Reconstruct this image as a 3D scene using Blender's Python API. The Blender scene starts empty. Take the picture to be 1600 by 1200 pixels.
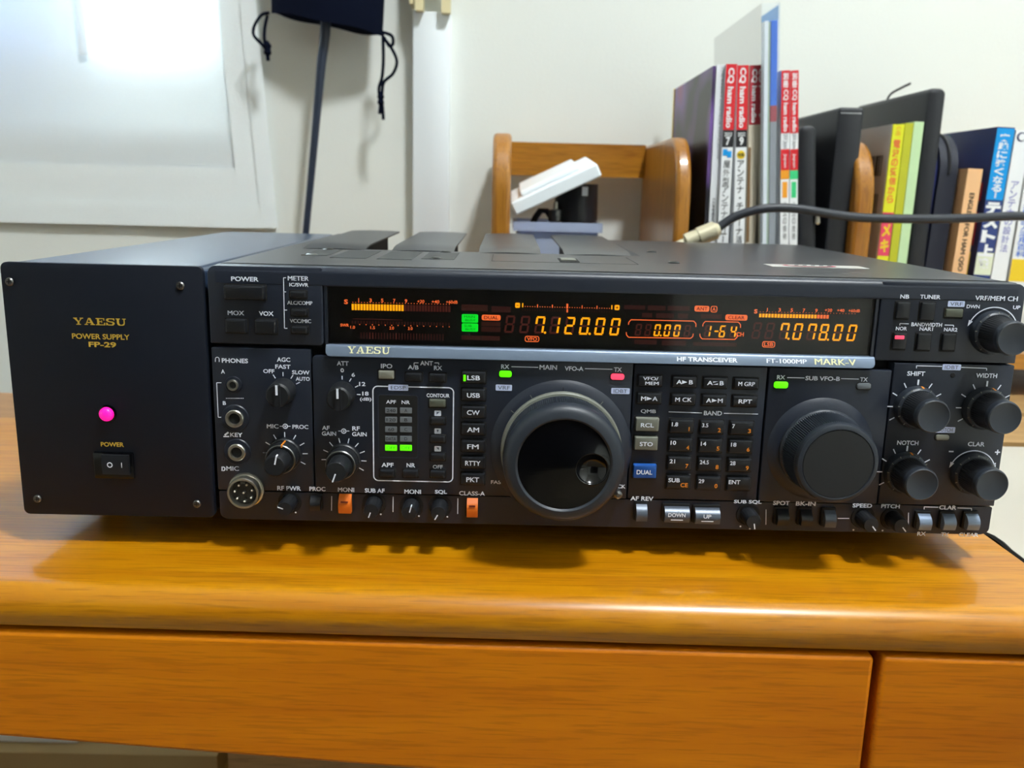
import bpy, bmesh, math, random
from mathutils import Vector, Matrix
from math import sin, cos, pi, radians
random.seed(4)
S = bpy.context.scene
COL = S.collection
# ------------------------------------------------------------------ camera
FPX = 1378.8
RC = [[0.9997028518529041, -0.0048118029845209374, 0.023896747670106466],
      [0.022326315731187617, -0.21276823807869874, -0.976847589182037],
      [0.009784867042628003, 0.9770908470643477, -0.2125975845583241]]
CAM = Vector((0.14868469, -0.44124086, 0.17343709))
cd = bpy.data.cameras.new('camera'); cam = bpy.data.objects.new('camera', cd); COL.objects.link(cam)
cd.sensor_width = 36; cd.lens = FPX / 1600 * 36; cd.clip_start = 0.01; cd.clip_end = 50
m3 = Matrix([[RC[0][i], -RC[1][i], -RC[2][i]] for i in range(3)])
cam.matrix_world = Matrix.Translation(CAM) @ m3.to_4x4()
cd.dof.use_dof = True; cd.dof.focus_distance = 0.45; cd.dof.aperture_fstop = 12
S.camera = cam
S.view_settings.view_transform = 'Standard'; S.view_settings.look = 'None'
S.view_settings.gamma = 1; S.view_settings.use_curve_mapping = False
S.view_settings.exposure = 0.0
# ------------------------------------------------------------------ world, sun, daylight
w = bpy.data.worlds.new('sky'); S.world = w; w.use_nodes = True
bg = w.node_tree.nodes['Background']; bg.inputs[0].default_value = (.62, .78, 1, 1); bg.inputs[1].default_value = 2.0
sl = bpy.data.lights.new('sun', 'SUN'); sl.energy = 70; sl.angle = radians(.6); sl.color = (1, .97, .92)
so = bpy.data.objects.new('sun', sl); COL.objects.link(so); so.location = (-.6, 4, 3)
so.rotation_euler = Vector((-.05, -1, -.12)).to_track_quat('-Z', 'Y').to_euler()
al = bpy.data.lights.new('daylight', 'AREA'); al.shape = 'RECTANGLE'; al.size = 1.15; al.size_y = .95
al.energy = 110; al.color = (.68, .84, 1)
ao = bpy.data.objects.new('daylight', al); COL.objects.link(ao); ao.location = (-.80, .85, .74)
ao.rotation_euler = Vector((0, -1, 0)).to_track_quat('-Z', 'Z').to_euler()
LAMP = 242.0          # emission of the ceiling lamp's diffuser
WALL = .65; DESKZ = -.015; FLOORZ = -.74; CEILZ = 1.95

# ------------------------------------------------------------------ helpers
def ray(px, py):
    v = Vector(((px - 800) / FPX, (py - 600) / FPX, 1))
    return Vector([RC[0][i] * v.x + RC[1][i] * v.y + RC[2][i] * v.z for i in range(3)])
def P(px, py, Y=0.0):            # where the sight line meets a frontal plane
    d = ray(px, py); t = (Y - CAM.y) / d.y; return (CAM.x + d.x * t, CAM.z + d.z * t)
def PZ(px, py, Z):
    d = ray(px, py); t = (Z - CAM.z) / d.z; return (CAM.x + d.x * t, CAM.y + d.y * t)
def P3(px, py, Y): x, z = P(px, py, Y); return Vector((x, Y, z))
def BB(x0, y0, x1, y1, Y=0.0):   # upright rectangle of the plane: X0, X1, Z0, Z1
    cx, cy = (x0 + x1) / 2, (y0 + y1) / 2
    X, Z = P(cx, cy, Y); a = P(cx + 1, cy, Y)[0] - X; b = P(cx, cy - 1, Y)[1] - Z
    return (X - a * (x1 - x0) / 2, X + a * (x1 - x0) / 2, Z - b * (y1 - y0) / 2, Z + b * (y1 - y0) / 2)
PX = .000321                     # metres per pixel on the panel

def lin(c):
    return tuple((v / 12.92 if v <= .04045 else ((v + .055) / 1.055) ** 2.4) for v in (x / 255 for x in c))
def mat(name, rgb, rough=.5, metal=0.0, emit=0.0, spec=.5, coat=0.0, alpha=1.0):
    m = bpy.data.materials.new(name); m.use_nodes = True
    b = m.node_tree.nodes['Principled BSDF']; c = (*lin(rgb), 1)
    b.inputs['Base Color'].default_value = c; b.inputs['Roughness'].default_value = rough
    b.inputs['Metallic'].default_value = metal; b.inputs['Specular IOR Level'].default_value = spec
    b.inputs['Coat Weight'].default_value = coat; b.inputs['Alpha'].default_value = alpha
    if emit: b.inputs['Emission Color'].default_value = c; b.inputs['Emission Strength'].default_value = emit
    return m
def bump(m, scale, strength, dist=.0003, detail=2, stretch=None, colvar=0):
    nt = m.node_tree; b = nt.nodes['Principled BSDF']
    tc = nt.nodes.new('ShaderNodeTexCoord'); mp = nt.nodes.new('ShaderNodeMapping'); n = nt.nodes.new('ShaderNodeTexNoise')
    if stretch: mp.inputs['Scale'].default_value = stretch
    n.inputs['Scale'].default_value = scale; n.inputs['Detail'].default_value = detail
    bp = nt.nodes.new('ShaderNodeBump'); bp.inputs['Strength'].default_value = strength; bp.inputs['Distance'].default_value = dist
    nt.links.new(tc.outputs['Object'], mp.inputs[0]); nt.links.new(mp.outputs[0], n.inputs[0])
    nt.links.new(n.outputs[0], bp.inputs['Height']); nt.links.new(bp.outputs[0], b.inputs['Normal'])
    if colvar:
        r = nt.nodes.new('ShaderNodeValToRGB'); c = b.inputs['Base Color'].default_value
        r.color_ramp.elements[0].position = .3; r.color_ramp.elements[1].position = .7
        r.color_ramp.elements[0].color = (*[v * (1 - colvar) for v in c[:3]], 1); r.color_ramp.elements[1].color = (*[min(1, v * (1 + colvar)) for v in c[:3]], 1)
        nt.links.new(n.outputs[0], r.inputs[0]); nt.links.new(r.outputs[0], b.inputs['Base Color'])
    return m

class MB:
    def __init__(s): s.v = []; s.f = []; s.m = []
    def add(s, vs, fs, m=0):
        o = len(s.v); s.v += [tuple(v) for v in vs]; s.f += [tuple(i + o for i in f) for f in fs]; s.m += [m] * len(fs); return s
    def box(s, x0, x1, y0, y1, z0, z1, m=0):
        return s.add([(x0,y0,z0),(x1,y0,z0),(x1,y1,z0),(x0,y1,z0),(x0,y0,z1),(x1,y0,z1),(x1,y1,z1),(x0,y1,z1)],
            [(3,2,1,0),(4,5,6,7),(0,1,5,4),(1,2,6,5),(2,3,7,6),(3,0,4,7)], m)
    def loft(s, rings, m=0, cap=(True, True), closed=True):
        n = len(rings[0]); vs = [v for r in rings for v in r]; fs = []
        for i in range(len(rings) - 1):
            for j in range(n if closed else n - 1):
                k = (j + 1) % n; fs.append((i*n + j, i*n + k, (i+1)*n + k, (i+1)*n + j))
        if cap[0]: fs.append(tuple(range(n))[::-1])
        if cap[1]: fs.append(tuple(range((len(rings) - 1) * n, len(rings) * n)))
        return s.add(vs, fs, m)
    def rr(s, x0, x1, z0, z1, yf, yb, r=.001, b=.0005, m=0):   # rounded plate facing the viewer, edge eased by b
        def ring(i, y): return [(x, y, z) for x, z in rrect(x0 + i, x1 - i, z0 + i, z1 - i, [max(q - i, 1e-5) for q in (r if isinstance(r, (list, tuple)) else [r] * 4)])]
        return s.loft([ring(b, yf), ring(b * .3, yf + b * .3), ring(0, yf + b), ring(0, yb)][::-1], m)
    def outline(s, x0, x1, z0, z1, y, r, t, m=0):
        a = rrect(x0, x1, z0, z1, [r] * 4); c = rrect(x0 + t, x1 - t, z0 + t, z1 - t, [max(r - t, 1e-5)] * 4); n = len(a)
        return s.add([(x, y, z) for x, z in a + c], [(i, (i+1) % n, n + (i+1) % n, n + i) for i in range(n)], m)
    def rect(s, x0, x1, z0, z1, y, m=0): return s.add([(x0,y,z0),(x1,y,z0),(x1,y,z1),(x0,y,z1)], [(0,1,2,3)], m)
    def poly(s, pts, y, m=0): return s.add([(x, y, z) for x, z in pts], [tuple(range(len(pts)))], m)
    def line(s, a, b, t, y, m=0):
        d = Vector((b[0]-a[0], b[1]-a[1])); d.normalize(); n = Vector((-d.y, d.x)) * t / 2
        return s.poly([(a[0]-n.x, a[1]-n.y), (b[0]-n.x, b[1]-n.y), (b[0]+n.x, b[1]+n.y), (a[0]+n.x, a[1]+n.y)], y, m)
    def pl(s, pts, t, y, m=0):                                 # polyline given in pixels of the photograph
        q = [P(*p, y) for p in pts]
        for a, b in zip(q, q[1:]): s.line(a, b, t, y, m)
        return s
    def arc(s, cx, cz, r, a0, a1, t, y, m=0, n=20):
        vs = []
        for i in range(n + 1):
            a = radians(a0 + (a1 - a0) * i / n)
            for q in (r - t/2, r + t/2): vs.append((cx + q * cos(a), y, cz + q * sin(a)))
        return s.add(vs, [(2*i, 2*i+2, 2*i+3, 2*i+1) for i in range(n)], m)
    def disc(s, cx, cz, r, y, m=0, n=20): return s.poly([(cx + r*cos(2*pi*i/n), cz + r*sin(2*pi*i/n)) for i in range(n)], y, m)
    def lathe(s, prof, o, m=0, seg=32, ripple=None, axis='-y', cap=(True, True)):
        rings = []
        for k, (r, h) in enumerate(prof):
            ring = []
            for i in range(seg):
                a = 2 * pi * i / seg; q = r * (1 - (ripple[k] if ripple and i % 2 else 0))
                if axis == '-y': ring.append((o[0] + q*cos(a), o[1] - h, o[2] + q*sin(a)))
                else: ring.append((o[0] + q*cos(a), o[1] + q*sin(a), o[2] + h))
            rings.append(ring)
        return s.loft(rings, m, cap)
    def tube(s, pts, r, seg=10, m=0, cap=True):
        pts = [Vector(p) for p in pts]; rs = r if isinstance(r, list) else [r] * len(pts); rings = []; up = None
        for i, p in enumerate(pts):
            t = (pts[min(i+1, len(pts)-1)] - pts[max(i-1, 0)]).normalized()
            if up is None: up = t.orthogonal().normalized()
            up = (up - t * up.dot(t)).normalized(); b = t.cross(up)
            rings.append([p + (up * cos(2*pi*k/seg) + b * sin(2*pi*k/seg)) * rs[i] for k in range(seg)])
        return s.loft(rings, m, (cap, cap))
    def prism(s, pts, y0, y1, m=0):                            # outline in X,Z pushed along Y
        return s.loft([[(x, y0, z) for x, z in pts], [(x, y1, z) for x, z in pts]], m)
    def xprism(s, pts, x0, x1, m=0, sh=0):                     # outline in Y,Z pushed along X
        return s.loft([[(x0, y - sh*x0, z) for y, z in pts], [(x1, y - sh*x1, z) for y, z in pts]], m)
    def text(s, body, u0, u1, v0, v1, y=None, m=0, bold=.012, frame=None, fit=True):
        vs, fs = glyphs(body, bold)
        if not vs: return s
        ax = min(v[0] for v in vs); bx = max(v[0] for v in vs); ay = min(v[1] for v in vs); by = max(v[1] for v in vs)
        ku = (u1-u0)/(bx-ax); kv = (v1-v0)/(by-ay)
        pts = [(u0 + (x-ax)*ku, v0 + (z-ay)*kv, l*3e-5) for x, z, l in vs]
        if frame: O, U, V = frame; N = U.cross(V); return s.add([O + U*a + V*b + N*l for a, b, l in pts], fs, m)
        return s.add([(a, y-l, b) for a, b, l in pts], fs, m)
    def T(s, body, cx, cy, h, w=None, y=0.0, m=0, bold=.012):  # lettering centred on a pixel, h and w in pixels
        if w is None:
            vs, _ = glyphs(body, bold); xs = [v[0] for v in vs]; zs = [v[1] for v in vs]
            w = h * (max(xs)-min(xs)) / (max(zs)-min(zs))
        return s.text(body, *BB(cx - w/2, cy - h/2, cx + w/2, cy + h/2, y), y=y, m=m, bold=bold)
    def build(s, name, mats, parent=None, smooth=True, angle=32, label=None):
        me = bpy.data.meshes.new(name); off = Vector((0, 0, 0)); p = parent
        while p is not None: off += p.location; p = p.parent
        me.from_pydata([Vector(v) - off for v in s.v], [], s.f); 
        for m in (mats if isinstance(mats, (list, tuple)) else [mats]): me.materials.append(m)
        for p, i in zip(me.polygons, s.m): p.material_index = i
        bm = bmesh.new(); bm.from_mesh(me); bmesh.ops.recalc_face_normals(bm, faces=[f for f in bm.faces if len(f.verts) >= 3]) if smooth else None
        bm.to_mesh(me); bm.free()
        if smooth:
            for p in me.polygons: p.use_smooth = True
            me.set_sharp_from_angle(angle=radians(angle))
        o = bpy.data.objects.new(name, me); COL.objects.link(o); o.parent = parent
        if label: o['label'] = label
        return o
def rrect(x0, x1, z0, z1, r, n=5):
    pts = []
    for (cx, cz, a0), q in zip(((x0, z0, 180), (x1, z0, 270), (x1, z1, 0), (x0, z1, 90)), r):
        q = min(q, (x1-x0)/2, (z1-z0)/2); sx = 1 if cx == x0 else -1; sz = 1 if cz == z0 else -1
        for i in range(n + 1):
            a = radians(a0 + 90*i/n); pts.append((cx + sx*q + q*cos(a), cz + sz*q + q*sin(a)))
    return pts
_g = {}
def glyphs(body, bold):
    k = (body, bold)
    if k not in _g:
        c = bpy.data.curves.new('t', 'FONT'); c.body = body; c.resolution_u = 3; wide = 'M' in body; c.offset = 0 if wide else bold
        o = bpy.data.objects.new('t', c); COL.objects.link(o)
        me = bpy.data.meshes.new_from_object(o.evaluated_get(bpy.context.evaluated_depsgraph_get()))
        vs = [(v.co.x, v.co.y) for v in me.vertices]; fs = [tuple(p.vertices) for p in me.polygons]; nv = len(vs)
        if wide and bold:                     # thicken sideways instead of by offset
            fs = fs + [tuple(i + nv*q for i in f) for q in (1, 2) for f in fs]; vs = [(x + d, y, l) for l, d in enumerate((0, -bold*1.2, bold*1.2)) for x, y in vs]
        else: vs = [(x, y, 0) for x, y in vs]
        _g[k] = (vs, fs)
        bpy.data.objects.remove(o); bpy.data.curves.remove(c); bpy.data.meshes.remove(me)
    return _g[k]
def thing(name, label, cat, loc=(0, 0, 0), group=None):
    o = bpy.data.objects.new(name, None); COL.objects.link(o); o.location = loc; o.empty_display_size = .02
    o['label'] = label; o['category'] = cat
    if group: o['group'] = group
    return o
def tag(o, label, cat, group=None):
    o['label'] = label; o['category'] = cat
    if group: o['group'] = group
    return o
def struct(o): o['kind'] = 'structure'; return o
def smooth_path(pts, n=6):
    out = []; q = [pts[0]] + list(pts) + [pts[-1]]; q = [Vector(a) for a in q]
    for i in range(1, len(q) - 2):
        for k in range(n):
            t = k / n; a, b, c, d = q[i-1:i+3]
            out.append(.5 * ((2*b) + (c-a)*t + (2*a-5*b+4*c-d)*t*t + (3*b-a-3*c+d)*t**3))
    return out + [q[-2]]
# slab-serif maker's wordmark, drawn letter by letter on a 1 x 1 cell
SLAB = {
 'Y': (1.3, [[(0,1),(.5,1),(.5,.88),(0,.88)], [(.85,1),(1.3,1),(1.3,.88),(.85,.88)], [(.08,.9),(.4,.9),(.78,.42),(.53,.42)], [(.95,.9),(1.12,.9),(.78,.42),(.66,.42)], [(.53,.45),(.78,.45),(.78,.1),(.53,.1)], [(.35,.12),(.96,.12),(.96,0),(.35,0)]]),
 'A': (1.35, [[(0,.12),(.45,.12),(.45,0),(0,0)], [(.75,.12),(1.35,.12),(1.35,0),(.75,0)], [(.14,.1),(.28,.1),(.66,1),(.52,1)], [(.52,1),(.8,1),(1.22,.1),(.9,.1)], [(.3,.4),(.95,.4),(.95,.28),(.3,.28)]]),
 'E': (1.2, [[(0,1),(1.12,1),(1.12,.88),(0,.88)], [(0,.12),(1.2,.12),(1.2,0),(0,0)], [(.18,.9),(.45,.9),(.45,.1),(.18,.1)], [(.4,.57),(.8,.57),(.8,.45),(.4,.45)], [(.7,.68),(.82,.68),(.82,.34),(.7,.34)], [(.98,.9),(1.12,.9),(1.12,.66),(1.0,.66)], [(1.05,.36),(1.2,.36),(1.2,.1),(1.05,.1)]]),
 'S': (1.15, [[(.25,1),(1.0,1),(.9,.87),(.35,.87)], [(.25,1),(.4,.87),(.28,.72),(.02,.78),(.08,.92)], [(.02,.78),(.28,.72),(.4,.6),(.25,.5),(.06,.62)], [(.3,.62),(.95,.52),(.85,.38),(.25,.5)], [(.95,.52),(1.12,.34),(1.1,.2),(.82,.24),(.82,.4)], [(1.1,.2),(.9,0),(.75,.13),(.82,.26)], [(.9,0),(.2,0),(.3,.13),(.78,.13)], [(.0,.38),(.14,.38),(.3,.12),(.02,0)], [(1.1,1),(.97,1),(.86,.86),(1.1,.66)]]),
 'U': (1.3, [[(0,1),(.56,1),(.56,.88),(0,.88)], [(.82,1),(1.3,1),(1.3,.88),(.82,.88)], [(.14,.9),(.42,.9),(.42,.3),(.14,.3)], [(1.0,.9),(1.15,.9),(1.15,.3),(1.0,.3)], [(.14,.32),(.42,.32),(.55,.13),(.42,0),(.24,.1)], [(.42,0),(.9,0),(.8,.13),(.5,.13)], [(.9,0),(.78,.13),(1.0,.32),(1.15,.32),(1.08,.1)]])}
def slab(mb, word, x0, x1, z0, z1, y, m):
    tot = sum(SLAB[c][0] for c in word) + .12 * (len(word) - 1); k = (x1-x0)/tot; u = 0
    for c in word:
        for q in SLAB[c][1]: mb.poly([(x0 + (u+a)*k, z0 + b*(z1-z0)) for a, b in q], y, m)
        u += SLAB[c][0] + .12
# ------------------------------------------------------------------ materials
def wood(name, c1, c2, axis='x', rough=.3, coat=.3, sc=1.0, pore=.75, spec=.5):
    m = mat(name, c1, rough, coat=coat, spec=spec); nt = m.node_tree; b = nt.nodes['Principled BSDF']
    tc = nt.nodes.new('ShaderNodeTexCoord'); mp = nt.nodes.new('ShaderNodeMapping')
    mp.inputs['Scale'].default_value = {'x': (3, 38, 38), 'z': (38, 38, 3), 'y': (38, 3, 38)}[axis]
    n = nt.nodes.new('ShaderNodeTexNoise'); n.inputs['Scale'].default_value = 1.6*sc; n.inputs['Detail'].default_value = 7; n.inputs['Roughness'].default_value = .62; n.inputs['Distortion'].default_value = .4
    r = nt.nodes.new('ShaderNodeValToRGB'); r.color_ramp.elements[0].position = .34; r.color_ramp.elements[1].position = .66
    r.color_ramp.elements[0].color = (*lin(c2), 1); r.color_ramp.elements[1].color = (*lin(c1), 1)
    mp2 = nt.nodes.new('ShaderNodeMapping'); mp2.inputs['Scale'].default_value = {'x': (28, 520, 520), 'z': (520, 520, 28), 'y': (520, 28, 520)}[axis]
    n2 = nt.nodes.new('ShaderNodeTexNoise'); n2.inputs['Scale'].default_value = 1.2; n2.inputs['Detail'].default_value = 3
    r2 = nt.nodes.new('ShaderNodeValToRGB'); r2.color_ramp.elements[0].position = .36; r2.color_ramp.elements[1].position = .5
    r2.color_ramp.elements[0].color = (.62, .58, .5, 1); r2.color_ramp.elements[1].color = (1, 1, 1, 1)
    mx = nt.nodes.new('ShaderNodeMix'); mx.data_type = 'RGBA'; mx.blend_type = 'MULTIPLY'; mx.inputs[0].default_value = pore
    L = nt.links.new
    L(tc.outputs['Object'], mp.inputs[0]); L(mp.outputs[0], n.inputs[0]); L(n.outputs[0], r.inputs[0])
    L(tc.outputs['Object'], mp2.inputs[0]); L(mp2.outputs[0], n2.inputs[0]); L(n2.outputs[0], r2.inputs[0])
    L(r.outputs[0], mx.inputs[6]); L(r2.outputs[0], mx.inputs[7]); L(mx.outputs[2], b.inputs['Base Color'])
    return m
M = {}
M['panel'] = bump(mat('panel_black', (28, 33, 44), .4), 2600, .25, .0001)
M['panel2'] = bump(mat('panel_slate', (32, 38, 51), .38), 2600, .25, .0001)
M['groove'] = mat('groove_black', (6, 6, 7), .7)
M['strip'] = bump(mat('strip_grey', (122, 137, 158), .36, .4), 2600, .25, .0001)
M['case'] = mat('case_charcoal', (50, 52, 56), .34)
M['psu'] = bump(mat('psu_black', (14, 20, 33), .55, spec=.3), 2600, .25, .0001)
M['knob'] = mat('knob_black', (27, 29, 33), .4)
M['rubber'] = mat('knob_rubber', (38, 44, 53), .45)
M['gloss'] = mat('gloss_black', (5, 6, 9), .12)
M['key'] = mat('key_black', (26, 28, 33), .36)
M['keyg'] = mat('key_grey', (120, 122, 112), .45)
M['keyb'] = mat('key_blue', (28, 84, 165), .4)
M['keys'] = mat('key_steel', (84, 92, 104), .36, .3)
M['orange'] = mat('key_orange', (226, 112, 26), .4)
M['lamp_off'] = mat('lamp_clear', (140, 140, 128), .3)
M['lamp_dim'] = mat('lamp_olive', (92, 96, 84), .35)
M['white'] = mat('ink_white', (238, 243, 255), .5)
M['inko'] = mat('ink_orange', (236, 140, 36), .5)
M['gold'] = mat('ink_gold', (206, 170, 62), .45)
M['cream'] = mat('ink_cream', (226, 224, 178), .45)
M['tagc'] = mat('tag_blue', (205, 216, 248), .5)
M['tagk'] = mat('tag_ink', (84, 92, 116), .5)
M['chrome'] = mat('chrome', (215, 212, 200), .32, 1)
M['steel'] = mat('dull_steel', (120, 120, 118), .35, 1)
M['hole'] = mat('hole_black', (3, 3, 3), .8)
M['green'] = mat('led_green', (90, 255, 0), .4, emit=.9)
M['lcdg'] = mat('display_green', (0, 235, 40), .4, emit=.9)
M['red'] = mat('led_red', (255, 70, 100), .4, emit=.95)
M['pink'] = mat('lamp_pink', (255, 20, 150), .3, emit=1.0)
M['amber'] = mat('display_amber', (255, 168, 10), .5, emit=1.1)
M['dor'] = mat('display_orange', (255, 112, 52), .5, emit=.95)
M['ghost'] = mat('display_unlit_glow', (76, 30, 24), .6, emit=.7)  # unlit segments carry an added faint glow so they show on black
M['ghostd'] = mat('display_unlit_dim_glow', (60, 24, 20), .6, emit=.5)
M['dback'] = mat('display_black', (4, 3, 5), .5)
M['dred'] = mat('display_text_dark', (110, 34, 10), .6)
M['gdark'] = mat('display_green_dark', (6, 110, 20), .6)
# ------------------------------------------------------------------ setting materials
M['wall'] = bump(mat('wallpaper_cream', (230, 233, 227), .85), 260, .35, .0006, 3)
nt = M['wall'].node_tree
M['ceil'] = mat('ceiling_white', (235, 232, 224), .9)
M['floor'] = wood('floor_wood', (150, 138, 118), (130, 118, 100), 'x', .5, 0)
M['desk'] = wood('desk_wood', (200, 134, 6), (180, 110, 2), 'x', .3, .3, 1, .6)
M['deskd'] = wood('drawer_wood', (222, 130, 2), (204, 112, 0), 'x', .42, .05, 1, .45, .3)
M['deskb'] = wood('ledge_wood', (170, 124, 74), (150, 104, 58), 'x', .4, .1)
M['rackz'] = wood('rack_wood', (176, 118, 36), (152, 96, 22), 'z', .35, .3)
M['rackx'] = wood('rack_rail_wood', (190, 130, 36), (164, 104, 20), 'x', .35, .3)
M['cab'] = wood('cabinet_wood', (186, 150, 100), (168, 130, 80), 'x', .5, .1)
M['seam'] = mat('desk_seam', (120, 52, 24), .6)
M['whitep'] = mat('white_plastic', (244, 251, 255), .35)
M['ivory'] = mat('ivory_plastic', (226, 214, 170), .45)
M['sash'] = mat('sash_grey', (150, 150, 148), .5)
def cloth(name, rgb, k):
    m = bpy.data.materials.new(name); m.use_nodes = True; n = m.node_tree; out = n.nodes['Material Output']; n.nodes.remove(n.nodes['Principled BSDF'])
    d = n.nodes.new('ShaderNodeBsdfDiffuse'); t = n.nodes.new('ShaderNodeBsdfTranslucent'); x = n.nodes.new('ShaderNodeMixShader'); x.inputs[0].default_value = k
    for q in (d, t): q.inputs[0].default_value = (*lin(rgb), 1)
    tc = n.nodes.new('ShaderNodeTexCoord'); no = n.nodes.new('ShaderNodeTexNoise'); no.inputs['Scale'].default_value = 420; no.inputs['Detail'].default_value = 2
    bp = n.nodes.new('ShaderNodeBump'); bp.inputs['Strength'].default_value = .4; bp.inputs['Distance'].default_value = .0006
    n.links.new(tc.outputs['Object'], no.inputs[0]); n.links.new(no.outputs[0], bp.inputs['Height']); n.links.new(bp.outputs[0], d.inputs['Normal'])
    n.links.new(d.outputs[0], x.inputs[1]); n.links.new(t.outputs[0], x.inputs[2]); n.links.new(x.outputs[0], out.inputs[0]); return m
M['shade'] = cloth('shade_cloth', (246, 252, 255), .28)
M['hem'] = cloth('hem_cloth', (248, 254, 255), .12)
M['frost'] = cloth('frosted_glass', (150, 165, 185), .45)
def clear(name, rgb, k, rough=.05, ior=1.45):         # thin see-through sheet: tinted, with a surface gloss
    m = bpy.data.materials.new(name); m.use_nodes = True; n = m.node_tree; out = n.nodes['Material Output']; n.nodes.remove(n.nodes['Principled BSDF'])
    t = n.nodes.new('ShaderNodeBsdfTransparent'); g = n.nodes.new('ShaderNodeBsdfGlossy'); x = n.nodes.new('ShaderNodeMixShader'); fr = n.nodes.new('ShaderNodeFresnel')
    t.inputs[0].default_value = (*lin(rgb), 1); g.inputs['Roughness'].default_value = rough; fr.inputs[0].default_value = ior
    d = n.nodes.new('ShaderNodeBsdfDiffuse'); d.inputs[0].default_value = (*lin(rgb), 1); y = n.nodes.new('ShaderNodeMixShader'); y.inputs[0].default_value = k
    L = n.links.new; L(t.outputs[0], y.inputs[1]); L(d.outputs[0], y.inputs[2]); L(fr.outputs[0], x.inputs[0]); L(y.outputs[0], x.inputs[1]); L(g.outputs[0], x.inputs[2]); L(x.outputs[0], out.inputs[0]); return m
M['glass'] = clear('display_glass', (250, 250, 250), 0)
M['pane'] = clear('window_glass', (245, 250, 250), 0)
M['boxp'] = clear('clear_blue_plastic', (222, 232, 255), .45, .2, 1.2)
M['folder'] = clear('clear_folder_plastic', (246, 250, 254), .07, .15, 1.16)
# ------------------------------------------------------------------ room shell
XL, XR, YF = -1.75, 1.55, -2.3
wx0, wx1, wz0, wz1 = -1.30, -.185, .235, 1.24
b = MB(); T_ = .10
b.box(XL, wx0, WALL, WALL+T_, FLOORZ, CEILZ); b.box(wx1, XR, WALL, WALL+T_, FLOORZ, CEILZ)
b.box(wx0, wx1, WALL, WALL+T_, FLOORZ, wz0); b.box(wx0, wx1, WALL, WALL+T_, wz1, CEILZ)
struct(b.build('wall_back', M['wall'], smooth=False))
struct(MB().box(XL-.1, XL, YF, WALL+T_, FLOORZ, CEILZ).build('wall_left', M['wall'], smooth=False))
struct(MB().box(XR, XR+.1, YF, WALL+T_, FLOORZ, CEILZ).build('wall_right', M['wall'], smooth=False))
struct(MB().box(XL-.1, XR+.1, YF-.1, YF, FLOORZ, CEILZ).build('wall_front', M['wall'], smooth=False))
struct(MB().box(XL-.1, XR+.1, YF-.1, WALL+T_, FLOORZ-.1, FLOORZ).build('floor', M['floor'], smooth=False))
struct(MB().box(XL-.1, XR+.1, YF-.1, WALL+T_, CEILZ, CEILZ+.1).build('ceiling', M['ceil'], smooth=False))
struct(MB().box(XL, XR, WALL-.012, WALL, FLOORZ, FLOORZ+.07).build('baseboard_back', M['rackx'], smooth=False))
# window: sash behind the cloth shade, clear pane on the right, frosted pane on the left
px_, pz_ = P(300, 88, .6455); mx_ = P(150, 0, .6455)[0]
b = MB(); y0, y1 = WALL+.045, WALL+.085
b.box(wx0, wx1, y0, y1, wz0, pz_+.012); b.box(px_+.004, wx1, y0, y1, pz_+.012, wz1); b.box(wx0, wx1, y0, y1, wz1-.05, wz1)
b.box(mx_-.035, mx_, y0, y1, pz_+.012, wz1-.05); b.box(wx0, wx0+.05, y0, y1, pz_+.012, wz1-.05)
win = struct(b.build('window_1', M['sash'], smooth=False))
MB().box(mx_, px_+.004, y0+.018, y0+.022, pz_+.012, wz1-.05).build('pane', M['pane'], win, False)
MB().box(wx0+.05, mx_-.035, y0+.018, y0+.022, pz_+.012, wz1-.05).build('pane', M['frost'], win, False, label='frosted pane')
# unseen dark boards added behind the camera to darken the display's reflection
M['added_dark_board'] = wood('added_dark_board_wood', (40, 30, 26), (28, 22, 20), 'z', .6, 0)
for i, (x0, x1, y) in enumerate(((-1.70, -.50, .035), (-.54, .66, .07))):
    d_ = struct(MB().box(x0, x1, YF+.001, YF+y, FLOORZ+.002, 1.25).build('added_dark_board_%d' % (i+1), M['added_dark_board'], smooth=False))
# ceiling lamp
LX, LY = .70, -.55
t = thing('ceiling_lamp', 'round white ceiling lamp above the desk', 'lamp', (LX, LY, CEILZ))
MB().lathe([(.16, -.03), (.165, -.0005), (.05, 0)], (LX, LY, CEILZ), axis='z', seg=48).build('lamp_base', M['whitep'], t)
lm = mat('lamp_diffuser', (246, 252, 255), .5, emit=LAMP)
MB().lathe([(.0, -.085), (.07, -.083), (.11, -.074), (.135, -.055), (.14, -.031)], (LX, LY, CEILZ), axis='z', seg=48, cap=(False, True)).build('lamp_diffuser', lm, t)
# ------------------------------------------------------------------ cloth shade in front of the window
SY = .6455
t = thing('window_shade', 'white translucent cloth shade hanging over the window at the left', 'window shade', (-.7, SY, 1.30))
bl = P(0, 345, SY); br = P(434, 356, SY); tr = P(400, 0, SY)
sl_ = (br[0]-tr[0]) / (tr[1]-br[1])
def edge(z): return br[0] - sl_*(z-br[1])
zb = br[1]
def wv(x, z): return .0007*sin(9*x+3*z) + .0004*sin(31*x-11*z)
def sheet(xa, xb_in, z0, z1, y, nx, nz, amp=.0016):
    vs = []
    for i in range(nz+1):
        z = z0 + (z1-z0)*i/nz
        for j in range(nx+1):
            x = xa + (edge(z)-xb_in-xa)*j/nx
            vs.append((x, y + wv(x, z), z))
    return vs, [(i*(nx+1)+j, i*(nx+1)+j+1, (i+1)*(nx+1)+j+1, (i+1)*(nx+1)+j) for i in range(nz) for j in range(nx)]
MB().add(*sheet(-1.35, 0, zb, 1.30, SY, 60, 40)).build('cloth', M['shade'], t)
za = P(200, 259, SY)[1]; zc = P(200, 315, SY)[1]
MB().add(*sheet(-1.35, .001, zb-.0005, za, SY-.002, 60, 6)).build('bottom_hem', M['hem'], t)
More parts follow.
